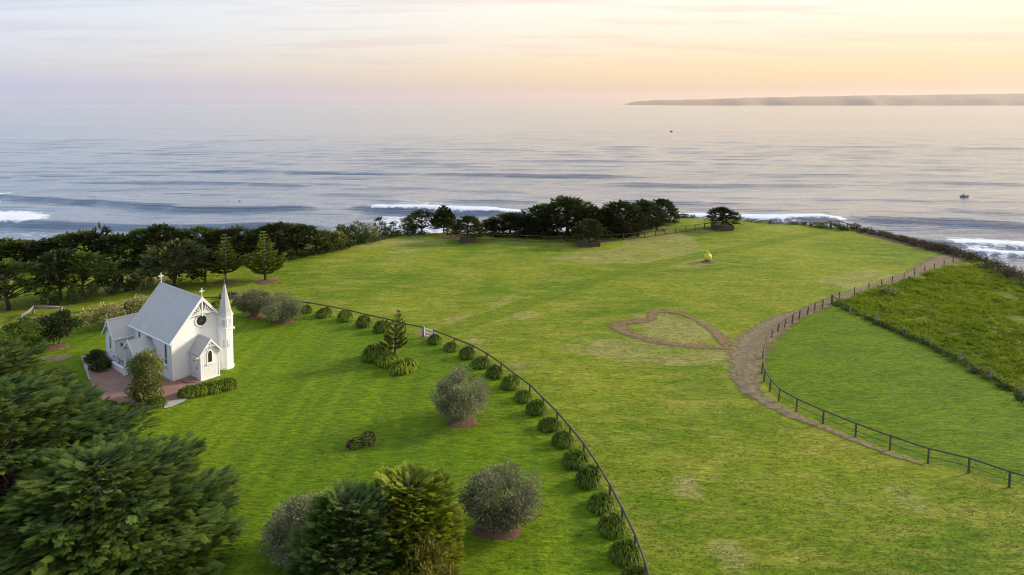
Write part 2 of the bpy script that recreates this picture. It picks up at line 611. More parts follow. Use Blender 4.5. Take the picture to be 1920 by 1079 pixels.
def grass_mat():
    m, nt, p = newmat('grass_ground')
    co = objco(nt)
    lawn, padd, rough_, track, dry, cliff, dirt = [attr(nt, k) for k in ('lawn', 'paddock', 'rough', 'track', 'dry', 'cliff', 'dirt')]
    comb = mapping(nt, co, (.45, 1.5, 1), (0, 0, math.radians(24)))
    big = noise(nt, co, .045, 4, .6)
    mid = noise(nt, comb, .35, 5, .62, .4)
    fine = noise(nt, comb, 2.2, 5, .68, .3)
    blade = noise(nt, comb, 7.0, 3, .7)
    wob = lambda a: maprange(nt, math_n(nt, 'ADD', a, math_n(nt, 'MULTIPLY', math_n(nt, 'SUBTRACT', mid, .5), .7)), .35, .65, 0, 1, True)
    past = mixc(nt, maprange(nt, big, .35, .68), (.085, .162, .003), (.222, .254, .014))
    past = mixc(nt, maprange(nt, mid, .45, .75, 0, .8), past, (.30, .28, .05))
    lw = mixc(nt, maprange(nt, big, .3, .7), (.088, .166, .003), (.155, .226, .004))
    lw = mixc(nt, maprange(nt, mid, .5, .8, 0, .5), lw, (.18, .21, .015))
    pd = mixc(nt, maprange(nt, mid, .35, .7), (.076, .144, .003), (.130, .196, .004))
    rg = mixc(nt, maprange(nt, mid, .35, .65), (.065, .095, .006), (.15, .185, .010))
    c = mixc(nt, wob(lawn), past, lw)
    c = mixc(nt, wob(padd), c, pd)
    c = mixc(nt, wob(rough_), c, rg)
    c = mixc(nt, math_n(nt, 'MULTIPLY', wob(track), .5), c, (.09, .155, .005))
    c = mixc(nt, math_n(nt, 'MULTIPLY', wob(dry), .8), c, (.27, .25, .085))
    c = mixc(nt, wob(dirt), c, (.23, .165, .11))
    rockc = mixc(nt, mid, (.07, .045, .03), (.17, .12, .075))
    c = mixc(nt, wob(cliff), c, rockc)
    mow = noise(nt, mapping(nt, co, (.9, .012, 1), (0, 0, math.radians(62))), 1.0, 2, .5)
    c = mixc(nt, math_n(nt, 'MULTIPLY', wob(lawn), maprange(nt, mow, .42, .6, 0, .38)), c, (.055, .125, .003))
    val = math_n(nt, 'ADD', maprange(nt, fine, .3, .7, .58, 1.42), maprange(nt, blade, .3, .7, -.34, .34))
    hs = nd(nt, 'ShaderNodeHueSaturation')
    nt.links.new(c, hs.inputs['Color'])
    nt.links.new(val, hs.inputs['Value'])
    nt.links.new(hs.outputs[0], p.inputs['Base Color'])
    p.inputs['Roughness'].default_value = .85
    p.inputs['Specular IOR Level'].default_value = .12
    h = math_n(nt, 'ADD', math_n(nt, 'MULTIPLY', fine, .8), math_n(nt, 'MULTIPLY', blade, .3))
    bump(nt, h, 1.0, .20, p)
    return m


M['grass'] = grass_mat()


def smoothmask(sd, w):
    t = np.clip(.5 - sd / (2 * w), 0, 1)
    return t * t * (3 - 2 * t)


def build_terrain():
    xs = np.concatenate([np.arange(-200, -110, 2.0), np.arange(-110, 100, .75), np.arange(100, 180, 2.0)])
    ys = np.concatenate([np.arange(-60, 26, 3.0), np.arange(26, 165, .75), np.arange(165, 235, 2.0)])
    X, Y = np.meshgrid(xs, ys)
    x, y = X.ravel(), Y.ravel()
    z = T(x, y)
    sdh = poly_sd(HEAD, x, y)
    rgh = smoothmask(poly_sd(ROUGH, x, y), .8)
    z = z + rgh * (vnoise(x * .9, y * .9, 8) - .4) * .35
    a = {}
    a['lawn'] = smoothmask(poly_sd(LAWN, x, y), .5)
    a['paddock'] = smoothmask(poly_sd(PADD, x, y), .5)
    a['rough'] = rgh
    d, _ = line_d(TRACK, x, y)
    d2, _ = line_d(TRACK2, x, y)
    a['track'] = np.maximum(smoothmask(d - 1.5, .9), .55 * smoothmask(np.abs(d2 - 1.6) - .6, .6))
    dry = (vnoise(x * .07 + 9, y * .07, 21) > .72) * .55
    for (px, py, r, s) in ((1130, 500, 7, .35), (760, 475, 9, .45), (640, 540, 6, .35), (860, 520, 8, .4), (900, 640, 3, .6), (985, 690, 3.5, .55), (1085, 655, 5, .45), (1000, 590, 7, .4), (1290, 915, 1.6, .7), (1370, 1040, 2, .6),
                           (1150, 730, 3, .4), (870, 605, 3.5, .7), (1180, 610, 4, .4), (1700, 930, 2.5, .5), (1560, 950, 2.5, .45), (1265, 622, 7.0, .72), (1350, 455, 8, .35), (700, 500, 6, .35), (1020, 520, 6, .4)):
        c = flat(px, py)
        dd = np.hypot(x - c[0], (y - c[1]) * .7)
        dry = np.maximum(dry, s * np.clip(1.3 - dd / r, 0, 1))
    a['dry'] = dry * (1 - .9 * a['track']) * (1 - a['lawn']) * (1 - a['paddock']) * (1 - rgh)
    a['cliff'] = smoothmask(-(sdh - 4.5) + 0 * x, 3.0)
    # brown scrubby bank along the right-hand brink
    bank = P2([(1620, 438), (1700, 458), (1745, 468), (1800, 482), (1860, 503), (1930, 540)])
    db, _ = line_d(bank, x, y)
    a['cliff'] = np.maximum(a['cliff'], smoothmask(db - 1.6, 1.2) * .9)
    dirt = np.zeros_like(x)
    db, _ = line_d(BACKTRACK, x, y)
    dirt = np.maximum(dirt, smoothmask(db - .5, .6) * .75)
    for (px, py, rx, ry, s) in ((60, 900, 6, 5, 1.0), (105, 672, 1.5, 1.2, .9), (70, 602, 2.5, 1.2, .7), (800, 632, 1.6, 1.2, .75), (860, 447, 4, 1.5, .8), (1660, 556, 2.5, 1.5, .5), (190, 960, 5, 4, .9), (445, 553, 2.5, 1.2, .5)):
        c = flat(px, py)
        dd = np.hypot((x - c[0]) / rx, (y - c[1]) / ry)
        dirt = np.maximum(dirt, s * np.clip(1.5 - dd, 0, 1))
    a['dirt'] = dirt
    o = obj('ground', npmesh('ground', np.stack([x, y, z], 1), grid_faces(len(xs), len(ys)), a, True), M['grass'])
    tag(o, kind='structure')


build_terrain()


def feather_mat(name, a, b, scale, holes=.35):
    m, nt, p = newmat(name)
    co = objco(nt)
    n = noise(nt, co, scale, 5, .65)
    n2 = noise(nt, co, scale * .22, 4, .6)
    nt.links.new(mixc(nt, maprange(nt, n, .3, .7), a, b), p.inputs['Base Color'])
    p.inputs['Roughness'].default_value = .95
    p.inputs['Specular IOR Level'].default_value = .1
    bump(nt, n, .9, .06, p)
    e = math_n(nt, 'ADD', attr(nt, 'edge'), math_n(nt, 'MULTIPLY', math_n(nt, 'SUBTRACT', math_n(nt, 'MULTIPLY', math_n(nt, 'ADD', n, n2), .5), .5), 3.0 * holes + .8))
    nt.links.new(maprange(nt, e, .22, .72, 0, .95, True), p.inputs['Alpha'])
    return m


M['path'] = feather_mat('trodden_path', (.15, .118, .068), (.275, .222, .14), 2.2)
M['heartmulch'] = feather_mat('red_mulch', (.145, .095, .05), (.27, .19, .105), 2.6, .45)


def ribbon(name, line, widths, mat, lift=.035, closed=False, sub=6, across=9, kind=None, fade=(1, 1)):
    P = np.array(line, float)
    n = len(P)
    # Catmull-Rom resample
    pts, ws = [], []
    idx = range(n if closed else n - 1)
    for i in idx:
        p0, p1, p2, p3 = (P[(i + k) % n] if closed else P[min(max(i + k, 0), n - 1)] for k in (-1, 0, 1, 2))
        w1, w2 = widths[i], widths[(i + 1) % n]
        for s in range(sub):
            t = s / sub
            pts.append(.5 * ((2 * p1) + (-p0 + p2) * t + (2 * p0 - 5 * p1 + 4 * p2 - p3) * t * t + (-p0 + 3 * p1 - 3 * p2 + p3) * t ** 3))
            ws.append(w1 + (w2 - w1) * t)
    if not closed:
        pts.append(P[-1])
        ws.append(widths[-1])
    pts, ws = np.array(pts), np.array(ws)
    tan = (np.roll(pts, -1, 0) - np.roll(pts, 1, 0)) if closed else np.gradient(pts, axis=0)
    tan /= np.linalg.norm(tan, axis=1)[:, None] + 1e-9
    nor = np.stack([-tan[:, 1], tan[:, 0]], 1)
    s = np.linspace(-1, 1, across)
    XY = pts[:, None, :] + nor[:, None, :] * (ws[:, None, None] * 2.2 * s[None, :, None])
    x, y = XY[..., 0].ravel(), XY[..., 1].ravel()
    e = np.repeat((1.12 * (1 - np.abs(s)))[None, :], len(pts), 0)
    e = e * np.linspace(0, 1, len(pts))[:, None] ** 3 * (fade[1] - fade[0]) + e * fade[0]
    if not closed:
        e[0] = e[-1] = 0
    z = T(x, y) + lift
    Fc = grid_faces(across, len(pts))
    if closed:
        i = (len(pts) - 1) * across + np.arange(across - 1)
        j = np.arange(across - 1)
        Fc = np.concatenate([Fc, np.stack([i, i + 1, j + 1, j], 1)])
    o = obj(name, npmesh(name, np.stack([x, y, z], 1), Fc, {'edge': e.ravel()}, True), mat)
    tag(o, kind=kind)
    return o


ribbon('dirt_path', PATHL, PATHW, M['path'], .05, kind='structure', fade=(1, .72))
HEART = [(1160, 609), (1182, 604), (1206, 602), (1221, 597), (1228, 588), (1248, 584), (1275, 588), (1305, 600), (1333, 617), (1352, 635), (1363, 652), (1335, 652), (1290, 649), (1222, 639), (1182, 627), (1164, 617)]
heart = ribbon('mulch_heart', P2(HEART), [.78, .68, .66, .52, .56, .55, .36, .32, .5, .62, .5, .55, .6, .66, .72, .76], M['heartmulch'], .05, True, fade=(.78, .78))
tag(heart, 'big heart outline laid in red brown mulch on the pasture', 'mulch heart')

# ------------------------------------------------------------------ sea


def water_mat():
    m, nt, p = newmat('sea_water')
    co = objco(nt)
    fm = attr(nt, 'foam')
    n1 = noise(nt, mapping(nt, co, (.010, .035, 1), (0, 0, math.radians(-4))), 1.0, 4, .6, .3)
    n2 = noise(nt, mapping(nt, co, (.05, .17, 1), (0, 0, math.radians(5))), 1.0, 5, .6, .4)
    n3 = noise(nt, mapping(nt, co, (.3, .75, 1), (0, 0, math.radians(-12))), 1.0, 4, .6, .3)
    patch = noise(nt, mapping(nt, co, (.0011, .0042, 1)), 1.0, 4, .6)
    calm = maprange(nt, patch, .35, .65, .35, 1.5)
    h = math_n(nt, 'ADD', math_n(nt, 'MULTIPLY', n1, 3.2), math_n(nt, 'ADD', math_n(nt, 'MULTIPLY', n2, 1.9), math_n(nt, 'MULTIPLY', n3, .32)))
    h = math_n(nt, 'MULTIPLY', h, calm)
    nrm = bump(nt, h, .35, 1.0)
    nt.links.new(nrm, p.inputs['Normal'])
    p.inputs['Base Color'].default_value = (.042, .088, .165, 1)
    p.inputs['Roughness'].default_value = .16
    p.inputs['IOR'].default_value = 1.5
    p.inputs['Coat Weight'].default_value = .42
    p.inputs['Coat Roughness'].default_value = .12
    nt.links.new(nrm, p.inputs['Coat Normal'])
    fo = nd(nt, 'ShaderNodeBsdfPrincipled')
    fo.inputs['Base Color'].default_value = (.66, .72, .82, 1)
    fo.inputs['Roughness'].default_value = .9
    fn = noise(nt, mapping(nt, co, (.22, .30, .3)), 1.0, 5, .65, .5)
    bump(nt, fn, 1.0, .6, fo)
    k = math_n(nt, 'ADD', fm, math_n(nt, 'MULTIPLY', math_n(nt, 'SUBTRACT', fn, .5), 1.5))
    k = maprange(nt, k, .36, .74, 0, 1, True)
    mx = nd(nt, 'ShaderNodeMixShader')
    nt.links.new(k, mx.inputs[0])
    nt.links.new(p.outputs[0], mx.inputs[1])
    nt.links.new(fo.outputs[0], mx.inputs[2])
    nt.links.new(mx.outputs[0], nt.nodes['Material Output'].inputs['Surface'])
    return m


M['water'] = water_mat()
S2 = lambda L: [tuple(flat(x, y, SEA_Z)) for x, y in L]
# crest line as seen, height, front width, back width, foam span (start, end in picture x, strength)
SWELLS = [([(-60, 240), (120, 238), (330, 242)], .9, 14, 60, None),
          ([(40, 221), (150, 222), (260, 224)], 1.0, 25, 90, None),
          ([(-60, 286), (150, 285), (330, 290)], .7, 12, 40, None),
          ([(150, 322), (330, 322.5), (480, 321), (700, 326), (900, 327.5), (1080, 330), (1250, 334)], 1.3, 6, 26, None),
          ([(-60, 334), (20, 333), (60, 335)], 1.2, 5, 20, None),
          ([(90, 341), (220, 341.5), (330, 342.5), (500, 346), (620, 349)], 1.0, 5, 22, None),
          ([(-60, 366), (0, 369), (70, 373), (140, 377), (200, 381), (260, 386), (330, 391), (430, 392), (520, 391), (640, 391)], 1.9, 5, 20, (-60, 12, 1.0)),
          ([(-60, 421), (0, 421), (60, 422), (110, 424), (180, 426), (330, 428), (450, 426), (560, 426), (650, 431)], 2.2, 5, 16, (-60, 62, 1.0)),
          ([(640, 390), (690, 391), (740, 394), (800, 396), (860, 398), (930, 400), (1000, 403), (1100, 407), (1200, 409)], 2.2, 5, 16, (688, 1210, 1.0)),
          ([(1200, 409), (1300, 411), (1450, 413), (1550, 412), (1590, 412)], 1.8, 5, 14, (1190, 1597, 1.0)),
          ([(1590, 412), (1700, 415), (1800, 419), (1900, 424), (2000, 427)], 2.6, 7, 16, (1752, 1768, .8)),
          ([(1660, 450), (1760, 459), (1800, 461), (1880, 462), (1960, 464)], 1.3, 4, 10, (1775, 1990, .95)),
          ([(1800, 470), (1850, 474), (1920, 478), (2000, 482)], 1.2, 4, 10, (1830, 2010, .95)),
          ([(1300, 306), (1500, 309), (1700, 311)], .6, 10, 40, None),
          ([(1580, 341), (1700, 342), (1850, 345), (1960, 348)], .8, 8, 26, None),
          ([(780, 355), (900, 357), (1000, 360)], .5, 6, 22, None),
          ([(1500, 373), (1650, 374), (1760, 377)], .5, 5, 18, None),
          ([(600, 299), (900, 302), (1220, 301)], .8, 9, 34, None), ([(1080, 345), (1400, 348), (1720, 346)], .8, 7, 24, None), ([(1230, 381), (1400, 383), (1560, 386)], .6, 5, 18, None),
          ([(-40, 262), (300, 264), (640, 263)], .9, 13, 50, None), ([(480, 371), (620, 373), (780, 377)], .7, 5, 18, None), ([(840, 376), (920, 377), (1020, 380)], .6, 5, 16, None),
          ([(1380, 274), (1650, 276), (1960, 279)], .8, 12, 44, None), ([(690, 279), (860, 281), (1040, 282)], .7, 11, 40, None), ([(1300, 326), (1560, 328), (1900, 331)], .8, 8, 28, None),
          ([(-40, 304), (220, 306), (420, 305)], .8, 9, 34, None), ([(1780, 396), (1880, 399), (1980, 402)], .7, 5, 16, None)]


def build_sea():
    g = lambda a, r, lim: [v for v in np.cumsum(a * r ** np.arange(1, 400)) if v < lim]
    far = np.array(g(6, 1.16, 38000))
    xs = np.concatenate([-720 - far[::-1], np.arange(-720, 820, 5.0), 820 + far])
    ys = np.concatenate([np.arange(60, 220, 10.0), np.arange(220, 900, 2.1), 900 + np.array(g(2.2, 1.035, 37500))])
    X, Y = np.meshgrid(xs, ys)
    x, y = X.ravel(), Y.ravel()
    z = np.zeros_like(x)
    foam = np.zeros_like(x)
    near = np.clip(1.6 - y / 1500, 0, 1)
    rr = random.Random(3)
    for k in range(14):
        wl, am = rr.uniform(9, 55), 0
        am = .0032 * wl
        a = rr.gauss(math.pi / 2, .28)
        z += near * am * np.sin((x * math.cos(a) + y * math.sin(a)) * 2 * math.pi / wl + rr.uniform(0, 6) + 2.5 * vnoise(x / 90, y / 40, k))
    for L, h, wf, wb, fs in SWELLS:
        P = np.array(S2(L))
        px = np.array([p[0] for p in L], float)
        o = np.argsort(P[:, 0])
        P, px = P[o], px[o]
        inb = (x > P[0, 0]) & (x < P[-1, 0])
        yc = np.interp(x, P[:, 0], P[:, 1]) + (vnoise(x / 14, 0 * x, 5) - .5) * 5
        d = y - yc
        span = P[-1, 0] - P[0, 0]
        ends = np.clip(np.minimum(x - P[0, 0], P[-1, 0] - x) / (.12 * span), 0, 1)
        ends = ends * ends * (3 - 2 * ends)
        hv = h * (.75 + .5 * vnoise(x / 35, 0 * x, 9))
        prof = np.where(d < 0, np.exp(-(d / wf) ** 2), np.exp(-(d / wb) ** 2))
        z += np.where(inb, hv * ends * prof, 0) - np.where(inb, .35 * h * ends * np.exp(-((d + 2.2 * wf) / (1.3 * wf)) ** 2), 0)
        if fs:
            pxi = np.interp(x, P[:, 0], px)
            on = np.clip((pxi - fs[0]) / 12, 0, 1) * np.clip((fs[1] - pxi) / 12, 0, 1)
            band = np.exp(-((d - 2) / np.where(d < 2, 5.0, 11.0)) ** 2)
            foam = np.maximum(foam, np.where(inb, fs[2] * on * band, 0))
            z += np.where(inb, on * np.exp(-(d / 4) ** 2) * .5 * (vnoise(x / 2.5, y / 2.5, 4) - .3), 0)
    # wash: broken white water left between the breakers and the shore
    for poly, s in (([(-40, 392), (70, 394), (104, 402), (98, 412), (70, 421), (-40, 422)], .95), ([(-40, 428), (640, 434), (700, 445), (400, 452), (-40, 456)], .34), ([(96, 404), (330, 418), (320, 424), (90, 418)], .36), ([(700, 400), (800, 403), (905, 408), (910, 432), (820, 442), (700, 446), (690, 425)], .60),
                    ([(720, 376), (760, 372), (880, 380), (1000, 392), (760, 392)], .42), ([(1700, 424), (1830, 442), (1920, 452), (1920, 500), (1840, 480), (1760, 452)], .52),
                    ([(-40, 372), (10, 374), (0, 384), (-40, 384)], .7), ([(1000, 404), (1600, 416), (1600, 440), (1000, 440)], .58), ([(330, 428), (460, 428), (450, 442), (330, 446)], .42)):
        sd = poly_sd(S2(poly), x, y)
        foam = np.maximum(foam, s * smoothmask(sd + 3, 9))
    # boat wake
    a, b = flat(1815, 369, SEA_Z), flat(1925, 376, SEA_Z)
    d, t = line_d([tuple(a), tuple(b)], x, y)
    z += .35 * np.exp(-(d / 2.2) ** 2)
    z[foam < 0] = 0
    o = obj('sea', npmesh('sea', np.stack([x, y, z + SEA_Z], 1), grid_faces(len(xs), len(ys)), {'foam': foam}, True), M['water'])
    tag(o, kind='structure')


build_sea()


def headland(name, prof, dist, depth):
    P = np.array([[(px - 960) / F * dist, CAMH + dist * (HY - py) / F] for px, py in prof])
    xs = np.linspace(P[0, 0], P[-1, 0], 260)
    top = np.interp(xs, P[:, 0], P[:, 1]) + (vnoise(xs / 400, 0 * xs, 2) - .5) * 22
    vs = np.linspace(0, 1, 14)
    V = []
    for v in vs:
        k = min(1, v * 3.2) ** .6 if v < .5 else 1 - (v - .5) * 1.6
        jit = (vnoise(xs / 600, 0 * xs + v * 9, 6) - .5) * 30 * (0 < v < .9)
        V.append(np.stack([xs, dist + v * depth + 0 * xs + (vnoise(xs / 900, 0 * xs, 7) - .5) * 600, SEA_Z - 5 + (np.maximum(top, SEA_Z + 2) - SEA_Z + 5) * k + jit * k], 1))
    o = obj(name, npmesh(name, np.concatenate(V), grid_faces(len(xs), len(vs)), None, True), M['hill'])
    tag(o, kind='structure')


headland('far_headland', [(1180, 197), (1192, 193), (1206, 190.5), (1240, 188.5), (1300, 187), (1400, 186), (1500, 186)], 29000, 3000)
headland('near_headland', [(1256, 197), (1276, 193), (1310, 189), (1390, 184.5), (1470, 182.5), (1560, 181), (1620, 179.5), (1700, 178.5), (1790, 177), (1860, 176), (1920, 175.5), (2100, 172), (2400, 175)], 24000, 3500)


def build_haze():
    mb = MB().box(-41000, 41000, -1500, 41000, -90, 560)
    m = bpy.data.materials.new('haze_air')
    m.use_nodes = True
    nt = m.node_tree
    nt.nodes.clear()
    out = nd(nt, 'ShaderNodeOutputMaterial')
    v = nd(nt, 'ShaderNodeVolumePrincipled')
    v.inputs['Color'].default_value = (.98, .95, .95, 1)
    v.inputs['Density'].default_value = 1.05e-5
    v.inputs['Anisotropy'].default_value = .35
    nt.links.new(v.outputs[0], out.inputs['Volume'])
    o = mb.build('haze', m)
    tag(o, kind='stuff')


build_haze()

# ------------------------------------------------------------------ plants: leaf builders
UP = np.array([0, 0, 1.0])


def unit(v):
    return v / (np.linalg.norm(v, axis=-1, keepdims=True) + 1e-9)


def spray_template(n=4, wid=.15, lift=.12):
    """flat feathery conifer spray along +x, unit length: diamond leaflets either side of a rib"""
    V, Fc = [], []

    def dia(a, b, w):
        a, b = np.array(a), np.array(b)
        d = b - a
        s = np.array([-d[1], d[0], 0])
        s = s / (np.linalg.norm(s) + 1e-9) * w
        m = a + d * .45 + np.array([0, 0, .03])
        o = len(V)
        V.extend([a, m - s, b, m + s])
        Fc.append((o, o + 1, o + 2, o + 3))
    for i in range(n):
        t = .08 + .75 * i / n
        L = .46 * (1 - .55 * t)
        for sg in (-1, 1):
            dia((t, 0, lift * t), (t + L * .75, sg * L * .68, lift * (t + L) - .05), wid * (.6 + .4 * (1 - t)))
    dia((.1, 0, 0), (1.0, 0, lift), wid * .7)
    return np.array(V), np.array(Fc)


SPRAY = spray_template(7, .052, .12)
SPRAY_L = spray_template(4, .11, .10)
LEAF = (np.array([[0, 0, 0], [.45, -.22, .04], [1, 0, 0], [.45, .22, .04]]), np.array([[0, 1, 2, 3]]))


def scatter(tpl, pos, fwd, size, tint, roll=.5, upref=None, rng=RNG, tip=.3):
    """copies of a template at pos, pointing along fwd"""
    TV, TF = tpl
    n = len(pos)
    f = unit(fwd)
    up = np.tile(UP, (n, 1)) if upref is None else upref
    up = up + rng.normal(0, roll, (n, 3))
    s = unit(np.cross(up, f))
    u = np.cross(f, s)
    V = pos[:, None, :] + size[:, None, None] * (TV[None, :, 0:1] * f[:, None, :] + TV[None, :, 1:2] * s[:, None, :] + TV[None, :, 2:3] * u[:, None, :])
    Fc = (np.arange(n)[:, None, None] * len(TV) + TF[None]).reshape(-1, TF.shape[1])
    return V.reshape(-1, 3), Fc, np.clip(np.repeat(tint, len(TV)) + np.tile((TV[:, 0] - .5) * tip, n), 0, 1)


def join(parts):
    V, Fc, Tn, o = [], [], [], 0
    for v, f, t in parts:
        V.append(v)
        Fc.append(f + o)
        Tn.append(t)
        o += len(v)
    return np.concatenate(V), np.concatenate(Fc), np.concatenate(Tn)


def limb(mb, a, b, r0, r1, sag=.0, n=5, wob=.12, rng=RNG):
    a, b = np.array(a, float), np.array(b, float)
    L = np.linalg.norm(b - a)
    P = []
    for i in range(n + 1):
        t = i / n
        p = a + (b - a) * t
        if 0 < i < n:
            p = p + rng.normal(0, wob * L / n, 3)
        p[2] += sag * math.sin(math.pi * t) * L
        P.append(p)
    mb.tube(P, [r0 + (r1 - r0) * i / n for i in range(n + 1)], 6)


def cypress_mesh(seed, h=6.0, r=4.0, pads=70, per=16, size=.9, base=.22, flat_top=.5, tpl=SPRAY, tilt=.22, gap=None, lean=(0, 0), padr=.30, stretch=1.0, thick=.36):
    """spreading coastal cypress: horizontal pads of feathery sprays on limbs. Returns (crown mesh, trunk mesh)"""
    rng = np.random.default_rng(seed)
    mb = MB()
    top = h * .8
    tr = .045 * h
    limb(mb, (0, 0, -.3), (lean[0] * .5, lean[1] * .5, h * .45), tr, tr * .62, 0, 4, .1, rng)
    limb(mb, (lean[0] * .5, lean[1] * .5, h * .45), (lean[0], lean[1], top), tr * .6, tr * .15, 0, 4, .15, rng)
    parts = []
    k = 0
    while k < pads:
        zf = rng.uniform(0, 1) ** .8
        prof = (1 - zf ** (2.2 + 2 * flat_top)) ** .55 * ((.62 if base > .1 else .86) + (.38 if base > .1 else .14) * min(1, zf / .3))
        th = rng.uniform(0, 2 * math.pi)
        lump = .78 + .4 * vnoise(np.array([th * 1.6 + seed]), np.array([zf * 2.5]), seed)[0]
        rad = r * prof * lump * (rng.uniform(.35, 1.0) ** .45)
        c = np.array([rad * math.cos(th) + lean[0] * zf, rad * math.sin(th) + lean[1] * zf, h * (base + (1 - base) * zf)])
        if gap is not None and gap(c):
            if rng.uniform() < .995:
                k += .02
                continue
        k += 1
        out = unit(np.array([math.cos(th), math.sin(th), tilt + .5 * zf ** 3]))
        pr = padr * r * rng.uniform(.6, 1.1)
        m = int(per * rng.uniform(.7, 1.3))
        off = unit(rng.normal(0, 1, (m, 3))) * rng.uniform(.1, 1, (m, 1)) ** .5 * pr
        ax = np.array([math.cos(th), math.sin(th), 0])
        along = off @ ax
        off = (off + ax * along[:, None] * (stretch - 1)) * np.array([1, 1, thick])
        off[:, 2] -= .10 * along ** 2 / pr
        pos = c + off
        fw = out * 1.0 + unit(off + 1e-6) * .75 + rng.normal(0, .28, (m, 3))
        fw[:, 2] = fw[:, 2] * .6 + tilt * .6
        pt = rng.uniform(.1, .75)
        parts.append(scatter(tpl, pos, fw, size * rng.uniform(.6, 1.2, m), np.clip(pt + rng.normal(0, .2, m) + .25 * off[:, 2] / pr, 0, 1), .22, None, rng, .7))  # tint also rises with height in the pad: painted light tops, dark undersides
        if rng.uniform() < .35:
            z0 = max(.25 * h, c[2] - rad * .5)
            s0 = np.array([lean[0] * z0 / h, lean[1] * z0 / h, z0])
            limb(mb, s0, c, tr * .38, .02, .03, 4, .12, rng)
    V, Fc, tn = join(parts)
    return npmesh('crown', V, Fc, {'tint': tn}), mb.mesh('trunk', True)


def branchy_mesh(seed, h, r, branches=80, dens=34, size=1.0, base=.06, cone=1.3, rise=(.05, .30), tpl=None, gap=None, bias=(0, 0), spread=.30):
    """conifer built branch by branch: every limb carries a flat, feathery plate of fronds whose tip breaks the outline"""
    rng = np.random.default_rng(seed)
    mb = MB()
    limb(mb, (0, 0, -.3), (bias[0] * .4, bias[1] * .4, h * .5), .045 * h, .028 * h, 0, 4, .08, rng)
    limb(mb, (bias[0] * .4, bias[1] * .4, h * .5), (bias[0], bias[1], h * .9), .028 * h, .01 * h, 0, 4, .1, rng)
    parts = []
    for b in range(branches):
        zf = ((b + rng.uniform(0, 1)) / branches) ** 1.05
        th = b * 2.39996 + rng.normal(0, .35)
        prof = (1 - zf ** cone) ** .62
        L = max(.9, r * prof * min(1.06, rng.uniform(.72, 1.16) * (.82 + .36 * vnoise(np.array([th * .9 + 40]), np.array([zf * 3.0]), seed)[0])))
        z0 = h * (base + (.97 - base) * zf)
        ru = rise[0] + (rise[1] - rise[0]) * zf + rng.normal(0, .06)
        d = np.array([math.cos(th), math.sin(th), 0])
        sd = np.array([-d[1], d[0], 0])
        o = np.array([bias[0] * zf, bias[1] * zf, z0])
        w = spread * L * rng.uniform(.8, 1.25)
        m = int(dens * max(1.0, w * L * .42) ** .75)
        t = rng.uniform(.18, 1, m) ** .62
        q = rng.uniform(-1, 1, m)
        wid = w * (.35 + .9 * np.sin(np.pi * np.clip(t, .05, .97)) ** .7)
        droop = -.16 * L * (np.abs(q) ** 2) * .35
        pos = o + d * (t * L)[:, None] + sd * (q * wid)[:, None] + UP * (ru * L * t ** 1.25 + droop + rng.normal(0, .07 + .035 * L ** .5, m))[:, None]
        if gap is not None:
            keep = np.array([not gap(p) for p in pos])
            pos, t, q, m = pos[keep], t[keep], q[keep], int(keep.sum())
            if m == 0:
                continue
        fw = d * 1.0 + sd * (q * .75)[:, None] + UP * (ru * .9 - .05) + rng.normal(0, .20, (m, 3))
        bt = rng.uniform(.05, .55)
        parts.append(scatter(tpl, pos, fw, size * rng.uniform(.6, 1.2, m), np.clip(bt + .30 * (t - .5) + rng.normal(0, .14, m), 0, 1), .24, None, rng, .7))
        limb(mb, o, o + d * L * .72 + UP * (ru * L * .6), .012 * h * (1 - .6 * zf), .02, 0, 3, .06, rng)
    V, Fc, tn = join(parts)
    return npmesh('crown', V, Fc, {'tint': tn}), mb.mesh('trunk', True)


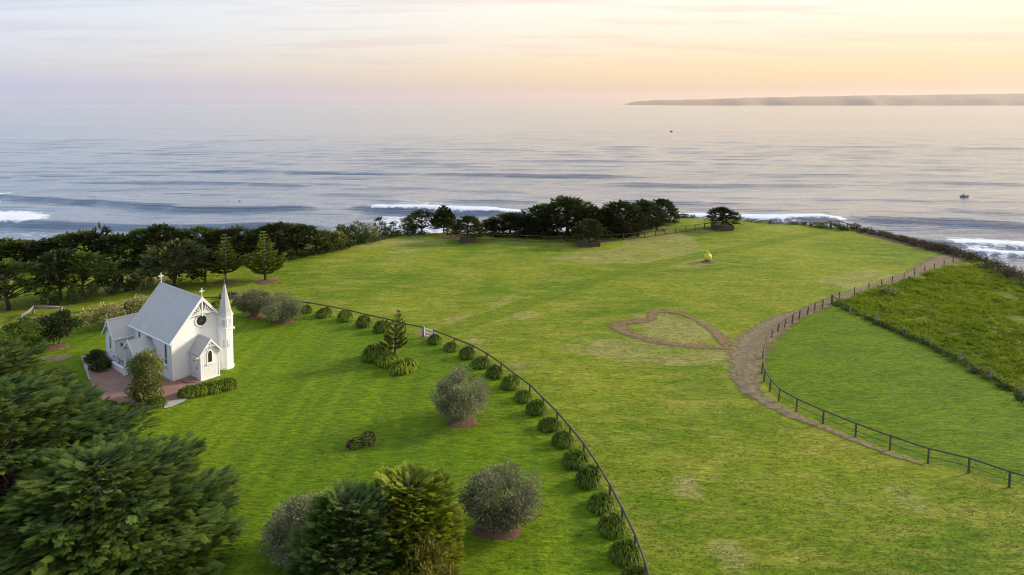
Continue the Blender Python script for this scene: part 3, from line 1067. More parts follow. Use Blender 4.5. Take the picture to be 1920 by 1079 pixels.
def leafy_mesh(seed, h, r, n=4000, leaf=.18, base=.25, clumps=40, round_=.5, stems=4, stem_r=.07, droop=0.0, aspect=.45, shell=.55, dome=False):
    """rounded broadleaf crown: leaves in clumps on several stems"""
    rng = np.random.default_rng(seed)
    tpl = (LEAF[0] * np.array([1, aspect / .44, 1]), LEAF[1])
    cz, rz = h * (base + 1) / 2, h * (1 - base) / 2
    mb = MB()
    d = unit(rng.normal(0, 1, (clumps, 3)))
    lum = .80 + .34 * vnoise(d[:, 0] * 2.2 + seed, d[:, 1] * 2.2 + d[:, 2] * 1.7, seed)
    cc = d * lum[:, None] * rng.uniform(shell, 1, (clumps, 1)) * np.array([r, r, rz]) * .86
    cc[:, 2] = np.sign(cc[:, 2]) * np.abs(cc[:, 2]) ** (1 - .15 * round_) * rz ** (.15 * round_)
    if dome:
        rz = h * (1 - base) / 1.5
        cz = h * base + .5 * rz
        cc[:, 2] = d[:, 2] * lum * .88 * rz
        cc[:, 2] = np.where(cc[:, 2] < 0, cc[:, 2] * .5, cc[:, 2])
    cc[:, 2] += cz
    cr = r * .29 * rng.uniform(.6, 1.3, clumps)
    w = rng.integers(0, clumps, n)
    off = unit(rng.normal(0, 1, (n, 3))) * (rng.uniform(0, 1, (n, 1)) ** .4) * cr[w][:, None] * np.array([1, 1, .8])
    pos = cc[w] + off
    fw = unit(off) * .9 + unit(pos - np.array([0, 0, cz])) * .5 + rng.normal(0, .55, (n, 3)) + np.array([0, 0, .25 - droop])
    ct = rng.uniform(.15, .75, clumps)
    V, Fc, tn = scatter(tpl, pos, fw, leaf * rng.uniform(.65, 1.3, n), np.clip(ct[w] + rng.normal(0, .22, n), 0, 1), .8, None, rng)
    for i in range(stems):
        a = 2 * math.pi * i / stems + rng.uniform(0, 1)
        q = np.array([math.cos(a) * r * .45, math.sin(a) * r * .45, h * (base + .3)])
        s0 = np.array([math.cos(a) * stem_r, math.sin(a) * stem_r, -.2])
        limb(mb, s0, q, stem_r, stem_r * .5, 0, 5, .12, rng)
        for j in range(3):
            limb(mb, q, cc[rng.integers(0, clumps)], stem_r * .45, .012, 0, 3, .1, rng)
    return npmesh('crown', V, Fc, {'tint': tn}), mb.mesh('trunk', True)


def strap_mesh(seed, r=1.0, h=1.0, n=260, wid=.055, length=1.0, sx=1.0, sy=1.0):
    """clump of arching strap leaves"""
    rng = np.random.default_rng(seed)
    th = rng.uniform(0, 2 * math.pi, n)
    q = np.sqrt(rng.uniform(0, 1, n))
    rad = q * r * .50
    root = np.stack([rad * np.cos(th) * sx, rad * np.sin(th) * sy, rng.uniform(0, .34, n) * h * (1 - q ** 4)], 1)
    a2 = th + rng.normal(0, .45, n)
    out = np.stack([np.cos(a2), np.sin(a2), 0 * a2], 1)
    L = rng.uniform(.5, .8, n) * length * h * (1 - .10 * q ** 2)
    lean = .12 + .55 * q ** 1.5 + rng.uniform(0, .3, n)
    side = np.stack([-out[:, 1], out[:, 0], 0 * a2], 1) * wid
    P = [root, root + out * (lean * .25 * L)[:, None] + UP * (L * (.62 - .2 * lean))[:, None], root + out * (lean * .52 * L)[:, None] + UP * (L * (.95 - .42 * lean))[:, None],
         root + out * (lean * .70 * L + .04)[:, None] + UP * (L * (.90 - .95 * lean))[:, None].clip(.03)]
    W = [.8, 1.1, .9, .12]
    V = np.stack([q for p, w in zip(P, W) for q in (p - side * w, p + side * w)], 1)
    b = np.arange(n)[:, None, None] * 8
    Fc = (b + np.array([[0, 1, 3, 2], [2, 3, 5, 4], [4, 5, 7, 6]])[None]).reshape(-1, 4)
    tn = np.repeat(np.clip(rng.normal(.45, .28, n), 0, 1), 8)
    return npmesh('leaves', V.reshape(-1, 3), Fc, {'tint': tn})


def norfolk_mesh(seed, h, r, tiers, top_gap=1.0, skirt=.0, sway=(0, 0), upsweep=.35, bare=.12, puff=False):
    """Norfolk pine: whorls of branches in flat tiers round a straight trunk"""
    rng = np.random.default_rng(seed)
    mb = MB()
    mb.tube([(0, 0, -.3), (sway[0] * .5, sway[1] * .5, h * .5), (sway[0], sway[1], h)], [.032 * h, .018 * h, .006 * h], 7)
    parts = []
    for i in range(tiers):
        t = (i / (tiers - 1)) ** 1.0
        z = h * (bare + (1 - bare) * t * .97)
        br = r * (float(np.interp(t, [0, .2, .42, .58, .8, 1], [.80, 1.0, .62, .36, .27, .10])) if not puff else ((1 - t) ** .8 * .92 + .10))
        nb = 7 if not puff else 6
        a0 = rng.uniform(0, 6)
        for b in range(nb):
            a = a0 + 2 * math.pi * b / nb + rng.normal(0, .12)
            L = br * rng.uniform(.8, 1.1)
            d = np.array([math.cos(a), math.sin(a), 0])
            c0 = np.array([sway[0] * t, sway[1] * t, z])
            us = upsweep * (1.0 - .4 * t)
            m = max(4, int(L * (7 if not puff else 14)))
            s = np.linspace(.22 if not puff else .35, 1, m)
            pos = c0 + d * (s * L)[:, None] + UP * (us * L * s ** 2)[:, None]
            mb.tube([c0, c0 + d * L * .5 + UP * us * L * .25, c0 + d * L + UP * us * L], [.012 * h * (1 - t * .6), .006 * h, .004], 4)
            for sg in (-1, 0, 1):
                sd = np.array([-d[1], d[0], 0]) * sg
                fw = np.tile(d * .8 + sd * .9 + UP * (us * .8 + .25), (m, 1)) + rng.normal(0, .2, (m, 3))
                sz = np.full(m, (.36 if not puff else .62) * (.40 + .60 * br / r) * max(r, 1.2) / 2.0) * rng.uniform(.8, 1.2, m)
                parts.append(scatter(SPRAY_L, pos, fw, sz, np.clip(rng.normal(.5, .22, m) + .2 * t, 0, 1), .5, None, rng))
    V, Fc, tn = join(parts)
    return npmesh('crown', V, Fc, {'tint': tn}), mb.mesh('trunk', True)


def plant(name, meshes, mats, label, cat, loc, rz=0.0, scale=(1, 1, 1), group=None, names=('crown', 'trunk')):
    t = thing(name, label, cat, loc, rz, group, scale)
    for n_, me, ma in zip(names, meshes, mats):
        obj(n_, me, ma, t)
    return t

# ------------------------------------------------------------------ the church (local axes: x along the front, y to the back)
CH_W, CH_L, CH_YAW = 5.77, 8.26, 0.889
chz = gz(CHX, CHY)
church = thing('church', 'small white weatherboard church with grey roof and slim corner spire', 'church', (CHX, CHY, chz), CH_YAW)


def boards(fmap, rng_fn, z0, z1, step=.17, proud=.03):
    """lapped weatherboards. fmap(s, z, out) gives a point; rng_fn(z) gives the span (s0, s1) of the wall at height z"""
    mb = MB()
    n = max(1, int(round((z1 - z0) / step)))
    for i in range(n):
        a, b = z0 + (z1 - z0) * i / n, z0 + (z1 - z0) * (i + 1) / n
        a0, a1 = rng_fn(a + 1e-4)
        b0, b1 = rng_fn(b - 1e-4)
        if a1 - a0 < .02:
            continue
        V = [fmap(a0, a, proud), fmap(a1, a, proud), fmap(b1, b, .003), fmap(b0, b, .003), fmap(a0, a, 0), fmap(a1, a, 0)]
        mb.add(V, [(0, 1, 2, 3), (4, 5, 1, 0)])
    return mb


def side_map(axis, c, sgn):
    """wall in the plane axis = c whose outside faces sgn"""
    if axis == 'x':
        return lambda s, z, o: (c + sgn * o, s, z)
    return lambda s, z, o: (s, c + sgn * o, z)


def lancet_pts(w, h, n=5):
    """outline of a pointed-arch opening, foot centre at 0,0"""
    hs = h - w * .95
    P = [(-w / 2, 0), (w / 2, 0), (w / 2, hs)]
    for i in range(1, n):
        t = i / n
        P.append((w / 2 - w / 2 * (1 - math.cos(t * math.pi / 2)) * 1.0, hs + (h - hs) * math.sin(t * math.pi / 2)))
    P.append((0, h))
    for i in range(n - 1, 0, -1):
        t = i / n
        P.append((-w / 2 + w / 2 * (1 - math.cos(t * math.pi / 2)), hs + (h - hs) * math.sin(t * math.pi / 2)))
    P.append((-w / 2, hs))
    return P


def window(parent, fmap, s, z, w, h, fr=.09, depth=.07, transom=False):
    outer, inner = lancet_pts(w + 2 * fr, h + 2 * fr), lancet_pts(w, h)
    outer = [(a, b - fr) for a, b in outer]
    n = len(outer)
    mb = MB()
    V = [fmap(s + a, z + b, depth) for a, b in outer] + [fmap(s + a, z + b, depth) for a, b in inner] + [fmap(s + a, z + b, .0) for a, b in outer] + [fmap(s + a, z + b, .024) for a, b in inner]
    Fc = []
    for i in range(n):
        j = (i + 1) % n
        Fc += [(i, j, n + j, n + i), (i, 2 * n + i, 2 * n + j, j), (n + i, n + j, 3 * n + j, 3 * n + i)]
    mb.add(V, Fc)
    if transom:
        mb.prism([(-w / 2, h * .24), (w / 2, h * .24), (w / 2, h * .24 + .06), (-w / 2, h * .24 + .06)], lambda a, b: fmap(s + a, z + b, .03), lambda a, b: fmap(s + a, z + b, .055))
    o = mb.build('window', M['white'], parent)
    g = MB().add([fmap(s + a, z + b, .028) for a, b in inner], [tuple(range(n))])
    g.build('pane', M['glass'], o)
    q = w / 2 + fr + .06
    MB().prism([(-q, -fr - .09), (q, -fr - .09), (q, -fr - .005), (-q, -fr - .005)], lambda a, b: fmap(s + a, z + b, .0), lambda a, b: fmap(s + a, z + b, .13)).build('sill', M['white'], o)
    return o


def gable_roof(parent, ridge_axis, c, half, z_e, z_r, a0, a1, th=.09, mat='corr', name='roof'):
    """two roof slopes; the ridge runs along ridge_axis from a0 to a1 over centre c; half is the half-span out to the eave"""
    mb = MB()
    P = (lambda s, t, z: (s, t, z)) if ridge_axis == 'y' else (lambda s, t, z: (t, s, z))
    for sg in (-1, 1):
        sl = (z_r - z_e) / half
        L = math.hypot(half, z_r - z_e)
        nx, nz = (z_r - z_e) / L, half / L
        poly = [(0, z_r), (half, z_e), (half + nx * th * .2, z_e - nz * th), (0, z_r - th / nz)]
        mb.prism([(sg * u, w) for u, w in poly], lambda u, w: P(c + u, a0, w), lambda u, w: P(c + u, a1, w))
    o = mb.build(name, M[mat], parent)
    cap = MB()
    cap.prism([(-.13, z_r - .10), (0, z_r + .035), (.13, z_r - .10), (0, z_r - .012)], lambda u, w: P(c + u, a0 - .012, w), lambda u, w: P(c + u, a1 + .012, w))
    cap.build('ridge_cap', M['roof'], o)
    return o


def bargeboards(parent, fmap, c, half, z_e, z_r, w=.22, out=0.0, th=.05):
    for sg in (-1, 1):
        mb = MB()
        poly = [(0, z_r + .05), (sg * (half + .03), z_e + .03), (sg * (half + .03), z_e - w), (0, z_r - w * 1.35)]
        mb.prism(poly, lambda u, v: fmap(c + u, v, out), lambda u, v: fmap(c + u, v, out + th))
        mb.build('bargeboard', M['white'], parent)


def fretwork(parent, fmap, c, half, z_e, z_r, hub, rays, out, collar=True, w=.06, th=.045):
    """king post, curved collar and sunburst rays under a gable"""
    mb = MB()
    sl = (z_r - z_e) / half
    rect = lambda u0, u1, v0, v1: [(u0, v0), (u1, v0), (u1, v1), (u0, v1)]
    A, B = (lambda u, v: fmap(c + u, v, out)), (lambda u, v: fmap(c + u, v, out + th))
    mb.prism(rect(-w * .8, w * .8, hub - .28, z_r - .1), A, lambda u, v: fmap(c + u, v, out + th + .01))
    o = mb.build('gable_fretwork', M['white'], parent)
    ends = []
    for i in range(rays):
        for sg in (-1, 1):
            t = (i + .2) / rays
            # end point on the rafter line
            ze = hub - .16 + (z_r - hub - .25) * t
            ue = (z_r - ze) / sl - .06
            d = Vector((sg * ue, ze - hub)).normalized()
            q = Vector((-d.y, d.x)) * (w * (.75 if i == 0 else .42))
            a, b = Vector((sg * w, hub)), Vector((sg * ue, ze))
            m2 = MB()
            m2.prism([tuple(a + q), tuple(b + q), tuple(b - q), tuple(a - q)], lambda u, v: fmap(c + u, v, out + .008), lambda u, v: fmap(c + u, v, out + .04))
            m2.build('ray', M['white'], o)
    return o


def cross(parent, x, y, z, h, ang=0.0, name='cross'):
    """wheel-headed finial cross"""
    mb = MB()
    mb.box(-.026, .026, -.026, .026, -.12, h)
    mb.box(-h * .24, h * .24, -.023, .023, h * .66, h * .66 + .05)
    mb.lathe([(.07, -.1), (.05, .02), (.035, .06)], 8)
    n, R, w = 14, h * .15, .032
    zc = h * .66 + .025
    for k in range(n):
        a, b = 2 * math.pi * k / n, 2 * math.pi * (k + 1) / n
        mb.beam((R * math.cos(a), 0, zc + R * math.sin(a)), (R * math.cos(b), 0, zc + R * math.sin(b)), .03, .03, (0, 1, 0))
    for sx, sz in ((-.24, 0), (.24, 0), (0, .31)):
        mb.box(sx * h - .04, sx * h + .04, -.028, .028, zc + sz * h - .04, zc + sz * h + .04)
    return mb.build(name, M['white'], parent, False, (x, y, z), (0, 0, ang))


def downpipe(parent, x, y, z0, z1, nm='downpipe'):
    MB().tube([(x, y, z0), (x, y, z1)], .05, 8).build(nm, M['white'], parent)


def build_church():
    W, L, c = CH_W, CH_L, CH_W / 2
    ze, zr, ov, gv = 3.765, 7.565, .30, .30
    sl = (zr - ze) / (c + ov)
    zw = ze + sl * ov - .10                                 # wall top under the roof
    zap = zr - .12
    # front and back walls
    for y, sg, nm in ((0, -1, 'front_wall'), (L, 1, 'back_wall')):
        f = side_map('y', y, sg)
        span = lambda z: (0, W) if z < zw else (min(c, (z - zw) / sl), max(c, W - (z - zw) / sl))
        mb = boards(f, span, .28, zw, .17)
        m2 = boards(f, span, zw, zap, .17)
        mb.add(m2.v, m2.f)
        mb.build(nm, M['white'], church)
    for x, sg in ((0, -1), (W, 1)):
        boards(side_map('x', x, sg), lambda z: (0, L), .28, zw, .17).build('side_wall', M['white'], church)
    # plinth and corner stops
    pl = MB()
    pl.box(-.05, W + .05, -.05, 0, -.35, .28).box(-.05, W + .05, L, L + .05, -.35, .28).box(-.05, 0, 0, L, -.35, .278).box(W, W + .05, 0, L, -.35, .278)
    pl.build('plinth', M['white'], church)
    for x0, y0 in ((-.06, -.06), (W - .08, -.06), (-.06, L - .08), (W - .08, L - .08)):
        MB().box(x0, x0 + .14, y0, y0 + .14, .285, zw - .02).build('corner_board', M['white'], church)
    gable_roof(church, 'y', c, c + ov, ze, zr, -gv, L + gv)
    gp = lambda u, v: (c + u, -.04, v)
    MB().prism([(-(zr - .2 - 5.68) / sl, 5.68), ((zr - .2 - 5.68) / sl, 5.68), (0, zr - .2)], gp, lambda u, v: (c + u, -.024, v)).build('gable_shade_panel', M['gable_shade'], church)  # added grey sheet: painted overhang shade in the gaps between the rays
    for y, sg in ((-gv, -1), (L + gv, 1)):
        bargeboards(church, side_map('y', y, sg), c, c + ov, ze, zr, .24)
    f = side_map('y', -gv, -1)
    fretwork(church, f, c, c + ov, ze, zr, 5.95, 5, -.04, True, .085)
    cross(church, c, -gv + .04, zr + .03, .80)
    cross(church, c, L + gv - .06, zr + .03, .92)
    # gutters and downpipes on the eaves
    for x in (-ov - .07, W + ov + .07):
        MB().tube([(x, -gv, ze - .06), (x, L + gv, ze - .06)], .065, 8).build('gutter', M['white'], church)
    downpipe(church, -.10, .18, -.05, ze - .05)
    downpipe(church, -.10, L - .25, -.05, ze - .05)
    # round window in the front gable
    rw = MB()
    n, R = 28, .50
    zc = 5.20
    V, Fc = [], []
    for r, y in ((R + .13, -.01), (R + .13, -.085), (R, -.085), (R, -.03)):
        V += [(c + r * math.cos(2 * math.pi * k / n), y, zc + r * math.sin(2 * math.pi * k / n)) for k in range(n)]
    for i in range(3):
        Fc += [(i * n + k, i * n + (k + 1) % n, (i + 1) * n + (k + 1) % n, (i + 1) * n + k) for k in range(n)]
    rw.add(V, Fc)
    o = rw.build('round_window', M['white'], church)
    MB().add([(c + R * math.cos(2 * math.pi * k / n), -.034, zc + R * math.sin(2 * math.pi * k / n)) for k in range(n)], [tuple(range(n))]).build('pane', M['glass'], o)
    tr = MB()
    for k in range(4):
        a = math.pi / 4 * k + .4
        tr.beam((c - R * math.cos(a), -.05, zc - R * math.sin(a)), (c + R * math.cos(a), -.05, zc + R * math.sin(a)), .022, .02, (0, 1, 0))
    tr.build('tracery', M['lead'], o)
    # lancets on the near side wall
    fs = side_map('x', 0, -1)
    for y in (1.15, 6.95):
        window(church, fs, y, 1.45, .46, 2.0, .08, .07, True)
    fe = side_map('x', W, 1)
    for y in (1.15, 4.1, 6.95):
        window(church, fe, y, 1.45, .46, 2.0, .08, .07, True)

    # ---- front porch
    a, b, d = 1.72, 1.83, 2.07
    pc, pe, pz = a + b / 2, 2.50, 3.91
    ph = b / 2 + .2
    psl = (pz - pe) / ph
    pw = pe + psl * .2 - .08
    f = side_map('y', -d, -1)
    span = lambda z: (a, a + b) if z < pw else (min(pc, a + (z - pw) / psl), max(pc, a + b - (z - pw) / psl))
    mb = MB().prism([(a, .12), (a + b, .12), (a + b, pw), (pc, pz - .1), (a, pw)], lambda u, v: (u, -d, v), lambda u, v: (u, -d + .06, v))
    for i in range(1, 9):                                   # upright boards
        u = a + b * i / 9
        top = min(pw + (u - a) * psl, pw + (a + b - u) * psl, pz - .2) - .03
        mb.box(u - .012, u + .012, -d - .012, -d, .14, top)
    mb.build('porch_front', M['white'], church)
    boards(side_map('x', a, -1), lambda z: (-d, -.03), .12, pw, .17).build('porch_side', M['white'], church)
    boards(side_map('x', a + b, 1), lambda z: (-d, -.03), .12, pw, .17).build('porch_side', M['white'], church)
    MB().box(a - .05, a + b + .05, -d - .05, -.06, -.3, .12).build('porch_base', M['white'], church)
    for u in (a - .03, a + b - .09):
        MB().box(u, u + .12, -d - .035, -d + .09, .125, pw - .02).build('porch_corner', M['white'], church)
    gable_roof(church, 'y', pc, ph, pe, pz, -d - .24, -.03, .07, 'corr', 'porch_roof')
    fb = side_map('y', -d - .24, -1)
    bargeboards(church, fb, pc, ph, pe, pz, .15, 0, .04)
    fretwork(church, fb, pc, ph, pe, pz, 3.25, 4, -.05, True, .045, .035)
    MB().tube([(pc, -d - .22, pz - .3), (pc, -d - .22, pz + .55)], [.03, .012], 6).build('finial', M['white'], church)
    window(church, f, pc - .02, 1.62, .40, 1.12, .09, .06)
    # door in the porch's left side, with black hardware and a small lamp over it
    dr = MB().box(a - .06, a - .03, -1.62, -.62, .14, 2.22)
    for i in range(1, 6):
        y = -1.62 + i / 6
        dr.box(a - .066, a - .061, y - .008, y + .008, .16, 2.2)
    do = dr.build('door', M['white'], church)
    MB().box(a - .10, a - .067, -1.50, -1.44, 1.02, 1.2).box(a - .09, a - .067, -1.52, -1.42, 1.26, 1.32).build('handle', M['black'], do)
    for z in (.5, 1.75):
        MB().box(a - .075, a - .067, -1.1, -.66, z, z + .05).build('strap_hinge', M['black'], do)
    fr = MB().box(a - .09, a - .025, -1.72, -1.63, .13, 2.32).box(a - .09, a - .025, -.61, -.52, .13, 2.32).box(a - .088, a - .025, -1.63, -.61, 2.23, 2.32)
    fr.build('door_frame', M['white'], church)
    lm = MB().lathe([(.03, 0), (.10, .03), (.12, .12), (.03, .16)], 10, (a - .2, -1.9, 2.18))
    lo = lm.build('wall_lamp', M['lamp'], church)
    MB().beam((a - .02, -1.9, 2.38), (a - .2, -1.9, 2.36), .03, .03).build('bracket', M['black'], lo)
    downpipe(church, a - .08, -.16, -.02, pe - .04)
    stp = MB()
    n = 12
    P = [(a - .02 + 0 * k, 0) for k in (0,)]
    arc = [(a - .06 - 1.15 * math.sin(math.pi * k / n), -1.12 - 1.0 * math.cos(math.pi * k / n)) for k in range(n + 1)]
    stp.prism(arc, lambda u, v: (u, v, -.25), lambda u, v: (u, v, .13))
    stp.build('porch_step', M['brick'], church)

    # ---- corner turret with spire
    tu, tv, R = 5.03, -.60, .66
    st = MB()
    st.lathe([(R + .10, -.3), (R + .10, .26), (R + .02, .30)], 8, (tu, tv, 0), math.pi / 8).build('turret_base', M['white'], church)
    bd = MB()
    zz = np.linspace(.301, 5.22, 30)
    prof = []
    for i in range(len(zz) - 1):
        prof += [(R + .018, zz[i] + .001), (R, zz[i + 1])]
    bd.lathe(prof, 8, (tu, tv, 0), math.pi / 8)
    tw = bd.build('turret', M['white'], church)
    for z, r in ((3.98, R + .06), (5.22, R + .08)):
        MB().lathe([(r - .04, z), (r + .03, z + .05), (r + .03, z + .11), (r - .05, z + .17)], 8, (tu, tv, 0), math.pi / 8).build('cornice', M['white'], church)
    spz = 5.40
    MB().lathe([(R + .10, spz), (R + .04, spz + .12), (R * .90, spz + .3), (.07, 8.42)], 8, (tu, tv, 0), math.pi / 8).build('spire', M['roof'], church)
    fn = MB().lathe([(.085, 8.40), (.10, 8.46), (.05, 8.52), (.035, 8.75), (.085, 8.82), (.035, 8.89), (.03, 9.02), (.10, 9.10), (.10, 9.14), (.03, 9.2), (.012, 9.47)], 10, (tu, tv, 0))
    fn.beam((tu - .16, tv, 9.12), (tu + .16, tv, 9.12), .03, .03).beam((tu, tv - .16, 9.12), (tu, tv + .16, 9.12), .03, .03)
    fn.build('spire_finial', M['lead'], church)
    ap = R * math.cos(math.pi / 8)
    for k in (4, 5, 6, 7):                                  # louvred vents on the faces towards the lawn
        ang = math.pi / 4 * k
        nx, ny = math.cos(ang), math.sin(ang)
        tx, ty = -ny, nx
        for z0, z1, w in ((4.32, 5.10, .17), (2.25, 2.95, .10)):
            if z0 < 3 and k not in (5, 6):
                continue
            v = MB()
            g = lambda s, z, o: (tu + nx * (ap + o) + tx * s, tv + ny * (ap + o) + ty * s, z)
            for s0, s1, a0, a1 in ((-w - .04, -w, z0, z1), (w, w + .04, z0, z1), (-w, w, z0 - .04, z0), (-w, w, z1, z1 + .04)):
                v.prism([(s0, a0), (s1, a0), (s1, a1), (s0, a1)], lambda s, z: g(s, z, 0), lambda s, z: g(s, z, .06))
            vo = v.build('vent', M['white'], church)
            m = 7 if z0 > 3 else 6
            bk = MB().add([g(-w, z0, .024), g(w, z0, .024), g(w, z1, .024), g(-w, z1, .024)], [(0, 1, 2, 3)])
            bk.build('vent_back', M['black'], vo)
            sm = MB()
            for i in range(m):
                z = z0 + (z1 - z0) * (i + .25) / m
                sm.add([g(-w, z, .055), g(w, z, .055), g(w, z + .07, .028), g(-w, z + .07, .028)], [(0, 1, 2, 3)])
            sm.build('louvre_slats', M['white'], vo)

    # ---- vestry at the back left: gable end facing left
    v0, v1, u0 = 8.82, 11.06, -1.64
    vc, ve, vz = (v0 + v1) / 2, 2.68, 4.44
    vh = (v1 - v0) / 2 + .3
    vsl = (vz - ve) / vh
    vw = ve + vsl * .3 - .08
    f = side_map('x', u0, -1)
    span = lambda z: (v0, v1) if z < vw else (min(vc, v0 + (z - vw) / vsl), max(vc, v1 - (z - vw) / vsl))
    mb = boards(f, span, .2, vw, .17)
    m2 = boards(f, span, vw, vz - .1, .17)
    mb.add(m2.v, m2.f)
    mb.build('vestry_gable_wall', M['white'], church)
    boards(side_map('y', v0, -1), lambda z: (u0, 4.6), .2, vw, .17).build('vestry_wall', M['white'], church)
    boards(side_map('y', v1, 1), lambda z: (u0, 4.6), .2, vw, .17).build('vestry_wall', M['white'], church)
    boards(side_map('x', 4.6, 1), span, .2, vz - .1, .17).build('vestry_gable_wall', M['white'], church)
    MB().box(u0 - .05, 4.65, v0 - .05, v1 + .05, -.35, .2).build('vestry_plinth', M['white'], church)
    MB().box(.9, 4.9, CH_L + .06, v0 - .03, -.3, 3.6).build('vestry_link', M['white'], church)
    for y0 in (v0 - .05, v1 - .08):
        MB().box(u0 - .05, u0 + .08, y0, y0 + .13, .205, vw - .02).build('corner_board', M['white'], church)
    gable_roof(church, 'x', vc, vh, ve, vz, u0 - .3, 4.9, .07, 'roof', 'vestry_roof')
    fb = side_map('x', u0 - .3, -1)
    bargeboards(church, fb, vc, vh, ve, vz, .17, 0, .04)
    fretwork(church, fb, vc, vh, ve, vz, 3.72, 2, -.05, True, .045, .035)
    MB().tube([(u0 - .28, vc, vz - .3), (u0 - .28, vc, vz + .62)], [.035, .014], 6).build('finial', M['white'], church)
    window(church, f, vc, 1.35, .34, 1.35, .07, .06)
    MB().tube([(u0 - .3, v0 - .36, ve - .05), (0, v0 - .36, ve - .05)], .055, 8).build('gutter', M['white'], church)
    downpipe(church, u0 + .16, v0 - .10, -.05, ve - .04)

    # ---- open side porch on posts
    s0, s1, su = 3.26, 5.75, -2.10
    sc, se, sz = (s0 + s1) / 2, 2.45, 3.51
    gable_roof(church, 'x', sc, (s1 - s0) / 2, se, sz, su - .05, -.03, .07, 'roof', 'side_porch_roof')
    fb = side_map('x', su - .05, -1)
    bargeboards(church, fb, sc, (s1 - s0) / 2, se, sz, .15, 0, .04)
    fretwork(church, fb, sc, (s1 - s0) / 2, se, sz, 2.98, 2, -.05, True, .045, .035)
    MB().tube([(su - .03, sc, sz - .3), (su - .03, sc, sz + .42)], [.035, .014], 6).build('finial', M['white'], church)
    for y in (s0 + .28, s1 - .28):
        MB().box(su, su + .14, y - .07, y + .07, -.1, se + .12).build('porch_post', M['white'], church)
        MB().beam((su + .07, y, se - .5), (su + .07, y + (.4 if y < sc else -.4), se + .05), .06, .06).build('porch_bracket', M['white'], church)
    MB().box(su, -.04, s0 + .24, s0 + .34, se - .02, se + .14).build('porch_beam', M['white'], church)
    MB().box(su, -.04, s1 - .34, s1 - .24, se - .02, se + .14).build('porch_beam', M['white'], church)
    MB().box(-2.0, -.03, s0 + .2, 8.7, -.25, .22).build('porch_floor', M['concrete'], church)
    dr = MB().box(-.06, -.026, sc - .55, sc + .55, .24, 2.3)
    do = dr.build('side_door', M['white'], church)
    MB().box(-.1, -.061, sc - .45, sc - .38, 1.1, 1.3).build('handle', M['black'], do)
    # low white wall of the side ramp with a dark handrail
    MB().box(-2.28, -2.08, 5.2, 8.72, -.3, .62).build('ramp_wall', M['white'], church)
    MB().box(-2.36, -2.02, 4.9, 5.25, -.3, .82).build('ramp_pier', M['white'], church)
    hr = MB().tube([(-1.95, 5.5, 1.0), (-1.95, 8.6, 1.05)], .03, 6)
    for y in (5.5, 7.0, 8.6):
        hr.tube([(-1.95, y, .2), (-1.95, y, 1.02)], .025, 6)
    hr.build('handrail', M['black'], church)
    MB().box(u0 + .5, u0 + .62, v0 - .2, v0 - .03, 1.75, 2.05).build('wall_lantern', M['black'], church)


build_church()


def sheet(name, poly_img, mat, lift, kind='structure', attrs=None):
    P = [at(x, y) for x, y in poly_img]
    xs, ys = [p.x for p in P], [p.y for p in P]
    # triangulated fan of a fine clipped grid keeps it draped on the ground
    import bmesh
    bm = bmesh.new()
    bm.faces.new([bm.verts.new((p.x, p.y, 0)) for p in P])
    for ax in (0, 1):
        lo, hi = (min(xs), max(xs)) if ax == 0 else (min(ys), max(ys))
        for c in np.arange(math.ceil(lo), hi, 1.0):
            no = (1, 0, 0) if ax == 0 else (0, 1, 0)
            co = (c, 0, 0) if ax == 0 else (0, c, 0)
            bmesh.ops.bisect_plane(bm, geom=bm.verts[:] + bm.edges[:] + bm.faces[:], plane_co=co, plane_no=no)
    vs = list(bm.verts)
    zz = T([v.co.x for v in vs], [v.co.y for v in vs])
    for v, z in zip(vs, zz):
        v.co.z = z + lift
    me = bpy.data.meshes.new(name)
    bm.to_mesh(me)
    bm.free()
    return tag(obj(name, me, M[mat]), kind=kind)


sheet('brick_paving', [(163, 682), (180, 676), (216, 688), (246, 700), (262, 706), (310, 712), (322, 714), (345, 706), (362, 703), (380, 716), (376, 722), (352, 738), (340, 748), (306, 757), (262, 762), (222, 764), (192, 752), (174, 734), (168, 710)], 'brick', .05)
sheet('concrete_path', [(152, 668), (166, 668), (182, 680), (170, 690), (176, 700), (176, 716), (166, 712), (158, 690)], 'concrete', .042)
sheet('stone_edging', [(306, 757), (340, 746), (352, 739), (362, 741), (346, 753), (322, 764), (308, 767)], 'concrete', .046)

# ------------------------------------------------------------------ fences


